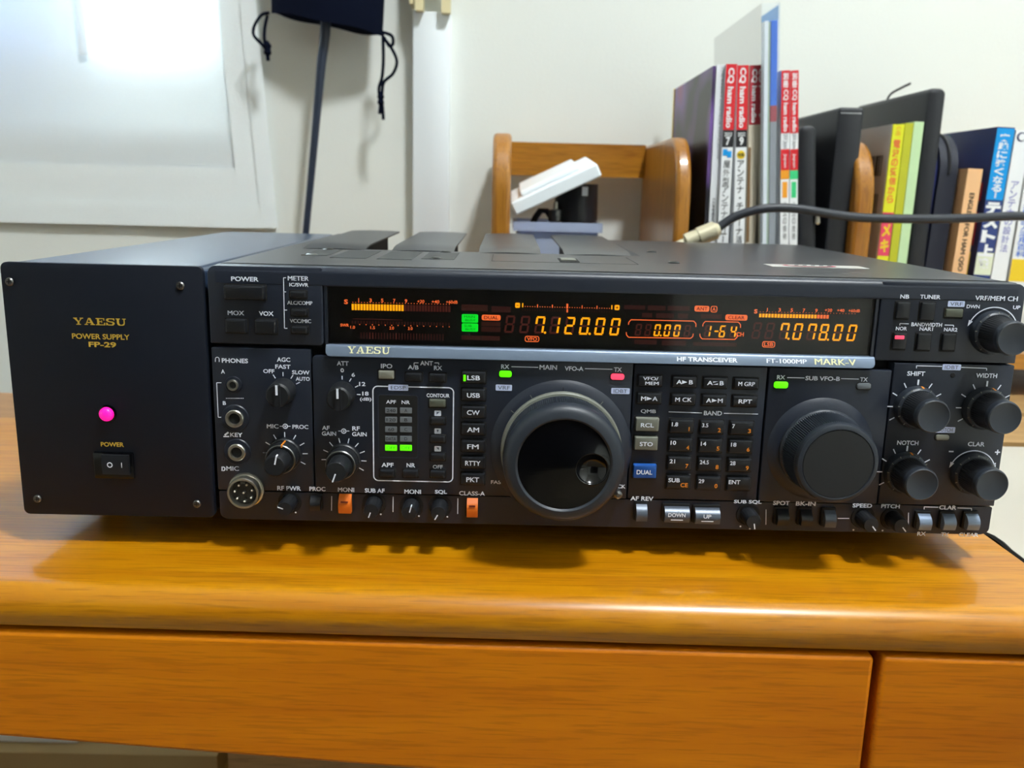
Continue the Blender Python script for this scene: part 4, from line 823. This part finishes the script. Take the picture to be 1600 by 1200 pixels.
T('QMB', 1013, 643, 6.6, 24, Yk); T('BAND', 1114, 645.6, 7, 28.5, Yk); ln((1044.7, 643.5), (1097, 645.2), Y=Yk); ln((1131, 645.8), (1184.5, 647), Y=Yk)
T('RX', 1220.5, 589.6, 6.6, 13); T('SUB VFO-B', 1285.5, 591.4, 6.8, 54); T('TX', 1350, 593, 6.6, 12); ln((1230, 590), (1257, 590.6)); ln((1314, 591.6), (1342, 592.4))
T('NB', 1413.7, 463.5, 6.6, 14); T('TUNER', 1453.7, 464, 6.6, 32); tg('VRF', 1481, 470.3, 1507.5, 479.5); T('VRF/MEM CH', 1557, 466.2, 7.4, 67); T('DWN', 1520.6, 479, 5.8, 20.5); T('UP', 1588.6, 480.4, 5.8, 11.5)
T('BANDWIDTH', 1448, 507.3, 6, 48); ln((1406, 508.5), (1406, 505.5), (1420, 506)); ln((1476, 507.8), (1490, 508.2), (1490, 511)); T('NOR', 1408.5, 513.4, 5.8, 17.5); T('NAR1', 1447.3, 514, 5.8, 21); T('NAR2', 1485.5, 515, 5.8, 21)
tg('IDBT', 1472.5, 569.2, 1501.6, 578.4, Y=.0001); ln((1432, 575.5), (1432, 571.5), (1472, 572.5), Y=.0001); ln((1502, 574), (1541.6, 575.5), (1541.6, 579), Y=.0001)
T('SHIFT', 1431.5, 583.8, 7.2, 28); T('WIDTH', 1541.6, 587, 7, 33); T('NOTCH', 1418.5, 692, 7, 33.5); T('CLAR', 1525.5, 694, 7, 26.5); tg('NOTCH', 1460, 667, 1492.5, 676.3); T('+', 1558.6, 706.6, 8, 8); ln((1482.5, 705.4), (1490, 705.6), t=.0007)
def sweep(cx, cy, r):
    x, z = P(cx, cy); R_ = r*PX; ink.arc(x, z, R_, 24, 156, .00055, IY)
    for a, d in ((24, -1), (156, 1)):
        px_, pz_ = x + R_*cos(radians(a)), z + R_*sin(radians(a)); u = Vector((cos(radians(a+90*d)), sin(radians(a+90*d)))); n_ = Vector((-u.y, u.x)); p0 = Vector((px_, pz_))
        ink.poly([tuple(p0 + n_*.0011 - u*.0006), tuple(p0 - n_*.0011 - u*.0006), tuple(p0 + u*.0026)], IY)
sweep(1549.5, 519.5, 40); sweep(1518, 739, 38)
T('RF PWR', 451.7, 763, 7, 37, Yj); T('PROC', 496, 764, 6.8, 25); T('MONI', 540.7, 765.2, 6.8, 25.5); T('SUB AF', 585.4, 766.6, 6.8, 31); T('MONI', 644.8, 768.3, 6.8, 26); T('SQL', 689, 769, 6.8, 19); T('CLASS-A', 737.6, 771, 6.8, 40.5)
T('AF REV', 1003, 779, 6.6, 36); T('SUB SQL', 1168.5, 784.5, 6.4, 43.5); T('SPOT', 1221, 786, 6.6, 26); T('BK-IN', 1259, 787, 6.6, 31); T('SPEED', 1347.5, 790, 6.4, 30.5); T('PITCH', 1391.5, 791, 6.4, 29)
T('CLAR', 1481, 793, 6.6, 27); ln((1444, 796), (1444, 792), (1466, 792.6)); ln((1496, 793.6), (1518, 794.4), (1518, 798)); T('RX', 1440, 834, 6, 13.5, SYB); T('TX', 1476.6, 835, 6, 12.5, SYB); T('CLEAR', 1513.5, 835.6, 6, 31, SYB)
for x, y0, y1 in ((518.3, 775, 798), (614.3, 776, 800), (715.4, 778.5, 803), (1197, 796, 820), (1419.5, 801, 822)): ln((x, y0), (x-.3, y1), Y=SYB)
ln((1309, 810), (1327, 810), Y=SYB)
for x, y in ((462, 800.8), (595, 803.6), (654.5, 806.3), (699, 807.5), (680, 809), (1157, 822.5), (1171.5, 826), (1333.5, 828), (1379, 829)): ink.disc(*P(x, y, SYB), .0005, SYB, 0, 12)
for cx, cy in ((1430, 636), (1537, 638), (1413, 738)):
    for a in (-120, -90, -60, -30, 0, 30, 60): tick(cx, cy, 36, 45, a, .0006 if a else .0009)
cell = {}                                    # neighbouring words and marks make one piece of lettering
G_ = .0032
for n_, f_ in enumerate(ink.f):
    for i_ in f_: cell.setdefault((int(ink.v[i_][0]//G_), int(ink.v[i_][2]//G_)), set()).add(n_)
    q = [ink.v[i_] for i_ in f_]; nn = len(q)
    for u in range(nn):                     # long thin strokes also fill the cells they cross
        p0, p1 = q[u], q[(u+1) % nn]; st = int(max(abs(p1[0]-p0[0]), abs(p1[2]-p0[2]))//(G_*.5))
        for w_ in range(1, st): cell.setdefault((int((p0[0]+(p1[0]-p0[0])*w_/st)//G_), int((p0[2]+(p1[2]-p0[2])*w_/st)//G_)), set()).add(n_)
left = set(cell)
while left:
    st = [min(left)]; left.discard(st[0]); got = set()
    while st:
        cx_, cz_ = st.pop(); got |= cell[(cx_, cz_)]
        for dx_ in (-1, 0, 1):
            for dz_ in (-1, 0, 1):
                if (cx_+dx_, cz_+dz_) in left: left.discard((cx_+dx_, cz_+dz_)); st.append((cx_+dx_, cz_+dz_))
    q = MB()
    for n_ in sorted(got): q.add([ink.v[i_] for i_ in ink.f[n_]], [tuple(range(len(ink.f[n_])))], ink.m[n_])
    q.build('panel_lettering', [M['white'], M['tagc'], M['tagk']], rd, False, label='white panel lettering')
# ------------------------------------------------------------------ push buttons and keys
def key(name, x0, y0, x1, y1, out=.0024, m='key', txt=(), Y=0.0, r=.0006, well=True, b_=.0008, label=None):
    g_ = BB(x0, y0, x1, y1, Y-out); bm_ = MB(); bm_.rr(*g_, Y-out, Y+.004, r, b_, 0)
    for (s_, cx, cy, h, w_, mi) in txt: bm_.T(s_, cx, cy, h, w_, Y-out-.0002, mi, .018 if 'M' in s_ else .02)
    o = bm_.build(name, [M[m], M['white'], M['inko'], M['green']], rd, label=label)
    if well: g2 = (g_[0]-.0007, g_[1]+.0007, g_[2]-.0009, g_[3]+.0006); MB().rr(*g2, Y-.00015, Y+.0005, .0006, .0001).build('key_well', M['groove'], o)
    return o
key('power_button', 349, 447, 412, 468, .0035, 'key', b_=.001); key('push_button', 351.5, 499, 384, 520.5, .0028, b_=.001); key('push_button', 398, 500, 430.5, 522, .0028, b_=.001)
for x, y in ((465, 460.5), (467, 488.5), (467.5, 516)): key('push_button', x-12.3, y-5, x+12.3, y+5, .0018)
key('indicator_lamp', 591, 579.5, 615.5, 592.5, .0016, 'lamp_off', label='pale unlit lamp')
key('push_button', 633.5, 583.5, 658.5, 595.5, .0022); key('push_button', 671, 584.5, 696, 596.5, .0022)
g_ = BB(592, 618, 652.5, 714.5); pn = MB(); pn.outline(g_[0]-.0006, g_[1]+.0006, g_[2]-.0006, g_[3]+.0006, -.0003, .0016, .0007, 1); pn.rr(*g_, -.00025, .001, .0014, .0001, 0)
pn.T('APF', 611, 628, 5.6, 15.5, -.0005, 2); pn.T('NR', 634, 628.6, 5.6, 13, -.0005, 2); pn = pn.build('filter_indicator_panel', [M['groove'], M['panel2'], M['white']], rd, False)
for r_, (y, l1, l2) in enumerate(((641.5, '240', 'A'), (656, '120', 'B'), (671, '60', 'C'), (685.7, 'DATA', 'D'), (699.8, 'OFF', 'OFF'))):
    for cx, s_ in ((611, l1), (634.2, l2)):
        m_ = 'green' if r_ == 4 else 'lamp_g'
        if 'lamp_g' not in M: M['lamp_g'] = mat('lamp_grey', (112, 118, 124), .4)
        bm_ = MB(); g_ = BB(cx-9.2, y-4.4, cx+9.2, y+4.4, -.0005); bm_.rr(*g_, -.0006, 0, .0003, .0001, 0); bm_.T(s_, cx, y, 4.8, min(15, 4.6*len(s_)), -.0008, 1, .0); bm_.build('filter_lamp', [M[m_], M['gdark'] if r_ == 4 else M['groove']], pn, False, label='lit green lamp' if r_ == 4 else None)
key('indicator_lamp', 670.5, 624.5, 696, 636.5, .0014, 'lamp_dim', label='olive unlit lamp')
for y in (658, 686.3, 714.5, 741.5): key('push_button', 672.5, y-5, 695, y+5.6, .0022)
key('push_button', 593, 735, 616, 746, .0022); key('push_button', 629.5, 735.5, 652.5, 746.5, .0022)
for i, (s_, y, w_) in enumerate((('LSB', 590.5, 20), ('USB', 617.8, 20.5), ('CW', 644.8, 20), ('AM', 671.6, 19), ('FM', 698, 18), ('RTTY', 724, 24), ('PKT', 749.6, 20))):
    dx = -.25*i; tx = [(s_, 740+dx if i else 740, y, 7.4, w_, 1)]
    o = key('mode_key', 722+dx, y-9.3, 758.6+dx, y+8.4, .0024, 'key', tx)
    if i == 0: MB().box(*BB(724, 586, 727.8, 595.5, -.0027)[:2], -.0027, -.0024, *BB(724, 586, 727.8, 595.5, -.0027)[2:]).build('mode_light', M['green'], o, False, label='lit green bar')
fk = 'function_key'
for s_, x0, y0, x1, y1 in (('VFO/\n MEM', 997.5, 587, 1034.5, 603.5), ('A   B', 1051, 589, 1088.6, 605.2), ('A   B', 1099.3, 590.3, 1136.6, 606.8), ('M GRP', 1147.6, 591.8, 1185.6, 608.2), ('M   A', 996, 614.8, 1033.2, 631), ('M CK', 1049.3, 616.5, 1086.6, 632.6), ('A   M', 1097.6, 617.8, 1135, 634), ('RPT', 1145.5, 619.4, 1183.4, 635.5)):
    cx, cy = (x0+x1)/2, (y0+y1)/2; two = '\n' in s_
    o = key(fk, x0, y0, x1, y1, .0022, 'key', [(s_, cx + (1 if two else 0), cy, 12.5 if two else 6.6, 25 if two else 21 if s_ == 'RPT' else 26, 1)], Y=.0008)
    if '   ' in s_:
        x, z = P(cx, cy, -.0016); q = MB(); u = PX
        if x0 == 1099.3: q.poly([(x-4*u, z+2.6*u), (x+4*u, z+2.6*u), (x-4*u, z+.4*u)], -.00165); q.poly([(x+4*u, z-2.6*u), (x-4*u, z-2.6*u), (x+4*u, z-.4*u)], -.00165)
        else: q.poly([(x-4.2*u, z+3*u), (x-4.2*u, z-3*u), (x+4.2*u, z)], -.00165)
        q.build('arrow', M['white'], o, False)
key('memory_key', 993.6, 653.6, 1030, 674.4, .003, 'keyg', [('RCL', 1011.5, 664.5, 6.6, 20.5, 1)], Y=.0008, label='grey key'); key('memory_key', 991.8, 683, 1028, 704, .003, 'keyg', [('STO', 1009.8, 694, 6.6, 20.5, 1)], Y=.0008, label='grey key')
key('dual_key', 989.6, 726.5, 1026, 748, .003, 'keyb', [('DUAL', 1007, 738, 7, 24.5, 1)], Y=.0008, label='blue key')
PAD = [[('1.8', '1'), ('3.5', '2'), ('7', '3')], [('10', '4'), ('14', '5'), ('18', '6')], [('21', '7'), ('24.5', '8'), ('28', '9')], [('SUB', 'CE'), ('29', '0'), ('ENT', '')]]
OX = [(1047.2, 656.4), (1045.2, 685.3), (1043.7, 714.2), (1042, 743.8)]
for r_ in range(4):
    for c_ in range(3):
        x0, y0 = OX[r_][0] + 47.2*c_, OX[r_][1] + 1.5*c_; a_, d_ = PAD[r_][c_]; tx = [(a_, x0+2.6+(2.15*len(a_.replace('.', ''))+.6*a_.count('.'))*(1.35 if a_.isalpha() else 1), y0+6.6, 6.4, (4.3*len(a_.replace('.', ''))+1.2*a_.count('.'))*(1.4 if a_.isalpha() else 1), 1)]
        if d_: tx.append((d_, x0+29.5-(2.5 if len(d_) > 1 else 0), y0+14.2, 6.6, 11.5 if len(d_) > 1 else None if d_ == '1' else 4.6, 2))
        key('keypad_key', x0, y0, x0+36.6, y0+20.4, .0024, 'key', tx, Y=.0008)
key('push_button', 1401.5, 472.5, 1422, 498, .0016, 'keyd' if 'keyd' in M else 'key', b_=.0007); key('push_button', 1439.5, 473, 1461.3, 500, .0016, b_=.0007); key('indicator_lamp', 1478, 483, 1505.5, 496, .0012, 'lamp_dim', label='olive unlit lamp')
o = key('push_button', 1396, 520.5, 1416.5, 546, .0016, b_=.0007, label='button with lit red window'); g_ = BB(1398.5, 524.5, 1413, 530, -.0018); MB().rr(*g_, -.0019, -.0015, .0003, .0001).build('lit_window', M['red'], o, label='lit red window')
key('push_button', 1433.5, 521.5, 1455, 547.5, .0016, b_=.0007); key('push_button', 1473, 522, 1494, 548, .0016, b_=.0007)
def led(x0, y0, x1, y1, m, label):
    g_ = BB(x0, y0, x1, y1, -.0008); o = MB().rr(*g_, -.001, .0005, .0012, .0004).build('indicator_lamp', M[m], rd, label=label); MB().rr(g_[0]-.0004, g_[1]+.0004, g_[2]-.0005, g_[3]+.0003, -.0002, .0004, .0014, .0001).build('lamp_rim', M['groove'], o)
led(780, 579.5, 799.5, 589.5, 'green', 'lit green lamp'); led(954.5, 584, 975.5, 593.6, 'red', 'lit red lamp'); led(1209.5, 596.5, 1231.5, 606.8, 'green', 'lit green lamp'); led(1339.5, 598.8, 1361, 608.5, 'lamp_g', 'unlit grey lamp'); led(1462.5, 679.5, 1483.5, 688, 'lamp_off', 'unlit pale lamp')
x, z = P(1488.6, 586, .0003); MB().lathe([(.0013, 0), (.0011, .0003), (.0002, .0003)], (x, .0003, z), seg=16).build('trim_hole', M['groove'], rd)
def paddle(x0, y0, x1, y1, m, out=.0042, txt=None, label=None, slot=False):
    g_ = BB(x0, y0, x1, y1, -.002); zm = g_[2]; hh = g_[3]-g_[2]; n = 8
    pf = [(.0035, g_[3]), (-.0002, g_[3])] + [(-.0002 - out*math.sin(pi*.5*min(1, i/n*1.6))**.8*(1 - .25*(i/n)**3), g_[3] - hh*i/n) for i in range(1, n+1)] + [(.0035, g_[2])]
    o = MB().xprism(pf, g_[0], g_[1])
    if slot: o.box(g_[0]+(g_[1]-g_[0])*.22, g_[1]-(g_[1]-g_[0])*.22, -.0045, -.0040, g_[3]-hh*.36, g_[3]-hh*.28, 1)
    o = o.build('toggle_switch', [M[m], M['dred']], rd, label=label); MB().rr(g_[0]-.001, g_[1]+.0006, g_[2]-.0006, g_[3]+.0012, -.0001+.0012*(0), .003, .0005, .0001).build('switch_well', M['groove'], o)
    if txt:
        q = MB(); q.T(txt, (x0+x1)/2, (y0+y1)/2+1, 6.2, 27 if len(txt) > 2 else 12, -.0055, 0, .02); x_, z_ = P((x0+x1)/2, (y0+y1)/2+8.5, -.0055); q.line((x_-.0032, z_), (x_+.0032, z_), .0005, -.0055); q.build('switch_lettering', M['white'], o, False)
    return o
paddle(485, 776, 501, 797, 'key'); paddle(529.5, 773.5, 549, 801, 'orange', label='orange switch', slot=True); paddle(729.5, 780, 746.5, 807, 'orange', label='orange switch', slot=True)
paddle(994, 789.5, 1011, 813.5, 'keys', label='grey switch'); paddle(1038.3, 793, 1077, 815, 'keys', txt='DOWN', label='grey switch'); paddle(1086, 795, 1124.6, 817.5, 'keys', txt='UP', label='grey switch')
paddle(1214, 797, 1232, 820, 'key'); paddle(1251, 798, 1268.5, 821, 'key'); paddle(1288, 799, 1305.5, 823, 'keys', label='grey switch')
for x in (1444.5, 1482.5, 1519.5): paddle(x-9.6, 804.5, x+9.6, 827, 'keyd2' if 'keyd2' in M else 'strip', label='grey switch')
# ------------------------------------------------------------------ sockets
def jack(px, py, r, Y=.0008):
    x, z = P(px, py, Y); o = MB().lathe([(r*1.55, 0), (r*1.45, .0006), (r*1.05, .0007)], (x, Y, z), seg=32).build('jack_socket', M['panel'], rd)
    MB().lathe([(r, .0005), (r, .0016), (r*.92, .002), (r*.66, .002), (r*.62, .0012), (r*.6, -.002)], (x, Y, z), seg=32, cap=(False, False)).build('jack_ring', M['chrome'], o, label='nickel ring')
    MB().lathe([(r*.61, .0008), (r*.0, .0008)], (x, Y, z), seg=24, cap=(False, False)).build('jack_hole', M['hole'], o)
jack(364.7, 601, .0029); jack(367.4, 653.4, .0047); jack(370.9, 706, .0046)
x, z = P(382, 768.5, -.003); R_ = .0084; Y = .0008
mc_ = MB().lathe([(R_*1.12, 0), (R_*1.1, .001), (R_, .0012), (R_, .0062), (R_*.96, .0068), (R_*.84, .0068), (R_*.82, .006), (R_*.82, .0022), (0, .0022)], (x, Y, z), seg=40, cap=(False, False)).build('microphone_connector', M['chrome'], rd, label='chrome connector')
MB().lathe([(R_*.81, .0023), (R_*.81, .0028), (0, .0028)], (x, Y, z), seg=32, cap=(False, False)).build('connector_insert', mat('insert_brown', (40, 36, 30), .6), mc_)
for i in range(8):
    a = 2*pi*i/7; rr_ = R_*.55 if i < 7 else 0
    MB().lathe([(.0006, .0028), (.0006, .0058), (.0002, .0062)], (x + rr_*cos(a+.3), Y, z + rr_*sin(a+.3)), seg=10).build('connector_pin', M['chrome'], mc_)
MB().box(x-.0012, x+.0012, Y-.0064, Y-.003, z+R_*.62, z+R_*.80).build('connector_keyway', M['steel'], mc_, False)
# ------------------------------------------------------------------ knobs
def base(px, py): return P(px, py)
def pointer_knob(px, py, R=.0066, L=.0125, ang=0, name='selector_knob', Y=.0008):
    x, z = P(px, py, Y); k_ = MB().lathe([(R, 0), (R, .002), (R*.97, .0028), (R*.93, L*.9), (R*.8, L), (0, L)], (x, Y, z), seg=40, cap=(True, False)).build(name, M['knob'], rd)
    g2 = MB(); n = 14; pf = []
    for s_ in (-1, 1): g2.prism([(x + s_*R*.16, z - R*.8), (x + s_*R*.24, z - R*.8), (x + s_*R*.24, z + R*.8), (x + s_*R*.16, z + R*.8)], Y-L-.0012, Y-L+.0004)
    g2.prism([(x-R*.2, z-R*.85), (x+R*.2, z-R*.85), (x+R*.2, z+R*.85), (x-R*.2, z+R*.85)], Y-L-.001, Y-L+.001); g2.build('grip_bar', M['knob'], k_, False)
    MB().box(x-R*.08, x+R*.08, Y-L-.0016, Y-L-.0011, z+R*.1, z+R*.86).build('pointer', M['white'], k_, False, label='white pointer line')
pointer_knob(443, 610); pointer_knob(535.3, 615.3, Y=0)
def ribs(R, L, n=2): return [(R*.9, .0), (R, .0008), (R, L*.92), (R*.96, L*.97), (R*.9, L)]
def dual_knob(px, py, Y, ring_ang, cap_ang, orange):
    x, z = P(px, py, Y)
    k_ = MB().lathe([(.0088, 0), (.0088, .0028), (.0082, .0034), (.0079, .0034), (.0077, .0095), (.0073, .0102), (.005, .0102)], (x, Y, z), seg=72, ripple=[0, 0, 0, .02, .02, 0, 0], cap=(True, True)).build('dual_knob', M['knob'], rd)
    MB().lathe([(.0074, .0100), (.0077, .0103), (.0073, .0107), (.0066, .0104)], (x, Y, z), seg=48, cap=(False, False)).build('knob_ring', M['steel'], k_, label='bright ring')
    c_ = MB().lathe([(.0058, .0102), (.0056, .0205), (.0048, .0218), (0, .0218)], (x, Y, z), seg=56, ripple=[.03, .03, 0, 0], cap=(False, False)).build('knob_cap', M['knob'], k_)
    for an, r0, r1, y, m_, par, nm in ((ring_ang, .0066, .0078, .0109, 'inko' if orange else 'white', k_, 'ring_pointer'), (cap_ang, .001, .0052, .0221, 'white', c_, 'cap_pointer')):
        s2, c2 = sin(radians(an)), cos(radians(an)); q = MB(); t_ = .00035; ya = Y-y; yb = Y-(.0036 if par is k_ else .0195); r1 += .0003
        q.loft([[(x+r_*s2-t_*c2, y_, z+r_*c2+t_*s2) for r_, y_ in ((r0, ya), (r1, ya), (r1+.0002, yb), (r0, yb))], [(x+r_*s2+t_*c2, y_, z+r_*c2-t_*s2) for r_, y_ in ((r0, ya), (r1, ya), (r1+.0002, yb), (r0, yb))]]); q.build(nm, M[m_], par, False)
dual_knob(445.7, 709, .0008, 8, 12, True); dual_knob(537.5, 717.7, 0, 215, 200, True)
def ctl_knob(px, py, mark=None):
    x, z = P(px, py); R = .0086
    k_ = MB().lathe([(.0112, 0), (.0112, .0012), (.0106, .004), (.0098, .0048)], (x, 0, z), seg=72, cap=(True, True)).build('control_knob', M['rubber'], rd)
    MB().lathe([(R*1.09, .0046), (R*1.06, .0052), (R, .0165), (R*.97, .0172)], (x, 0, z), seg=96, ripple=[.03, .03, .03, .0], cap=(False, True)).build('grip', M['knob'], k_)
    MB().lathe([(R*1.0, .0170), (R*1.0, .0190), (R*.965, .0200), (R*.90, .0204), (R*.86, .0202), (0, .0202)], (x, 0, z), seg=56, cap=(False, False)).build('knob_cap', M['rubber'], k_)
    q = MB()
    for a in range(-140, 141, 28):
        s2, c2 = sin(radians(a)), cos(radians(a)); q.line((x+.0100*s2, z+.0100*c2), (x+.0111*s2, z+.0111*c2), .0004, -.0046, 0)
    for v in range(len(q.v)): pass
    q.build('skirt_ticks', M['keyg'], k_, False)
    if mark is not None:
        s2, c2 = sin(radians(mark)), cos(radians(mark)); q = MB(); q.add([(x+.0107*s2-.0005*c2, -.0041, z+.0107*c2+.0005*s2), (x+.0107*s2+.0005*c2, -.0041, z+.0107*c2-.0005*s2), (x+.0113*s2+.0005*c2, -.0010, z+.0113*c2-.0005*s2), (x+.0113*s2-.0005*c2, -.0010, z+.0113*c2+.0005*s2)], [(0, 1, 2, 3)]); q.build('skirt_mark', M['inko'], k_, False, label='orange mark')
ctl_knob(1549.5, 519.5); ctl_knob(1430, 636, 8); ctl_knob(1537, 638, 14); ctl_knob(1413, 738, 8); ctl_knob(1518, 739)
def small_knob(px, py, ang, Y=.0012):
    x, z = P(px, py, Y); R = .0043
    MB().lathe([(R*1.5, -.0006), (R*1.42, .0001), (R*1.1, .0001), (R*1.08, -.001)], (x, Y, z), seg=28, cap=(False, False)).build('knob_well', M['groove'], rd)
    k_ = MB().lathe([(R*1.02, 0), (R*.98, .0095), (R*.86, .0112), (0, .0114)], (x, Y, z), seg=40, ripple=[.05, .05, 0, 0], cap=(True, False)).build('small_knob', M['knob'], rd)
    s2, c2 = sin(radians(ang)), cos(radians(ang)); q = MB(); t = .00028
    q.add([(x+R*1.0*s2-t*c2, Y-.0092, z+R*1.0*c2+t*s2), (x+R*1.0*s2+t*c2, Y-.0092, z+R*1.0*c2-t*s2), (x+R*.86*s2+t*c2, Y-.01135, z+R*.86*c2-t*s2), (x+R*.86*s2-t*c2, Y-.01135, z+R*.86*c2+t*s2)], [(0, 1, 2, 3)])
    q.line((x+R*.15*s2, z+R*.15*c2), (x+R*.86*s2, z+R*.86*c2), .0006, Y-.0116); q.build('pointer', M['white'], k_, False, label='white pointer line')
for px, py, a in ((452.5, 784, -70), (584.6, 787, 200), (643, 790.5, 15), (687.5, 791, -150), (1169, 804, 170), (1348.5, 808.5, 140), (1394.5, 810, 140)): small_knob(px, py, a)
# main tuning knob
x, z = collar(876, 701, .0312)
R = .0287; tk = MB().lathe([(.0312, .0005), (.0312, .0055), (.0306, .0062), (R, .0064)], (x, 0, z), seg=128, cap=(True, True)).build('tuning_knob', M['steel_d'] if 'steel_d' in M else M['keyg'], rd, label='large main tuning knob')
MB().lathe([(R*1.03, .0062), (R*1.02, .0085), (R*1.015, .0195), (R*1.03, .0200)], (x, 0, z), seg=360, ripple=[0, .022, .022, 0], cap=(False, False)).build('knurled_grip', M['rubber'], tk)
MB().lathe([(R*1.03, .0198), (R*1.05, .0215), (R*1.04, .0255), (R*1.0, .0275), (R*.93, .0288), (R*.83, .0292), (R*.80, .0286), (R*.79, .0280)], (x, 0, z), seg=128, cap=(False, False)).build('rubber_rim', M['rubber'], tk)
fr = R*.795; fy = -.0282; dx_, dz_, dr_ = .0138, -.0018, .0078
q = MB(); n = 96; rings = []
for rr_, yy_ in ((0, .0042), (.25, .0040), (.5, .0032), (.72, .0020), (.88, .0009), (.97, .0002), (1.0, -.0003), (1.05, -.0004), (1.1, 0)):
    rings.append([(x+dx_+dr_*rr_*cos(2*pi*i/n), fy+yy_, z+dz_+dr_*rr_*sin(2*pi*i/n)) for i in range(n)])
last = []
for i in range(n):
    c2, s2 = cos(2*pi*i/n), sin(2*pi*i/n); bq = dx_*c2 + dz_*s2; t = -bq + math.sqrt(max(bq*bq - (dx_*dx_+dz_*dz_-fr*fr), 0)); t = max(t, dr_*1.1+.00002); last.append((x+dx_+t*c2, fy, z+dz_+t*s2))
rings.append(last); q.loft(rings, cap=(False, False)); q.build('dial_face', M['gloss'], tk, angle=70, label='glossy black face with finger dimple')
for a in (0, -52, 38, -30):
    s2, c2 = sin(radians(a)), cos(radians(a)); q = MB(); q.line((x+.0314*s2, z+.0314*c2), (x+.0334*s2, z+.0334*c2), .0004, -.003, 0); q.build('collar_mark', M['groove'] if a == 0 else M['keyg'], tk, False)
xx, zz_ = P(965, 771, -.002); MB().lathe([(.0022, 0), (.0022, .004), (.001, .0048)], (xx, -.0005, zz_), seg=20).build('lock_lever', M['steel'], rd)
# sub tuning knob
x, z = collar(1281, 702, .0222)
sk = MB().lathe([(.0222, .0005), (.0222, .0045), (.0214, .0055), (.0208, .0056)], (x, 0, z), seg=96, cap=(True, True)).build('sub_tuning_knob', M['keyd3'] if 'keyd3' in M else M['rubber'], rd, label='smaller sub tuning knob')
MB().lathe([(.0216, .0054), (.0214, .0062), (.0206, .0200), (.0200, .0212)], (x, 0, z), seg=240, ripple=[0, .028, .028, 0], cap=(False, False)).build('knurled_grip', M['rubber'], sk)
MB().lathe([(.0200, .0208), (.0206, .0222), (.0205, .0245), (.0198, .0258), (.0186, .0264), (.0178, .0264), (.0175, .0258)], (x, 0, z), seg=96, cap=(False, False)).build('rubber_rim', M['strip_d'] if 'strip_d' in M else M['rubber'], sk)
MB().lathe([(.0176, .0257), (.0173, .0262), (0, .0262)], (x, 0, z), seg=96, cap=(False, False)).build('dial_face', M['knob'], sk)
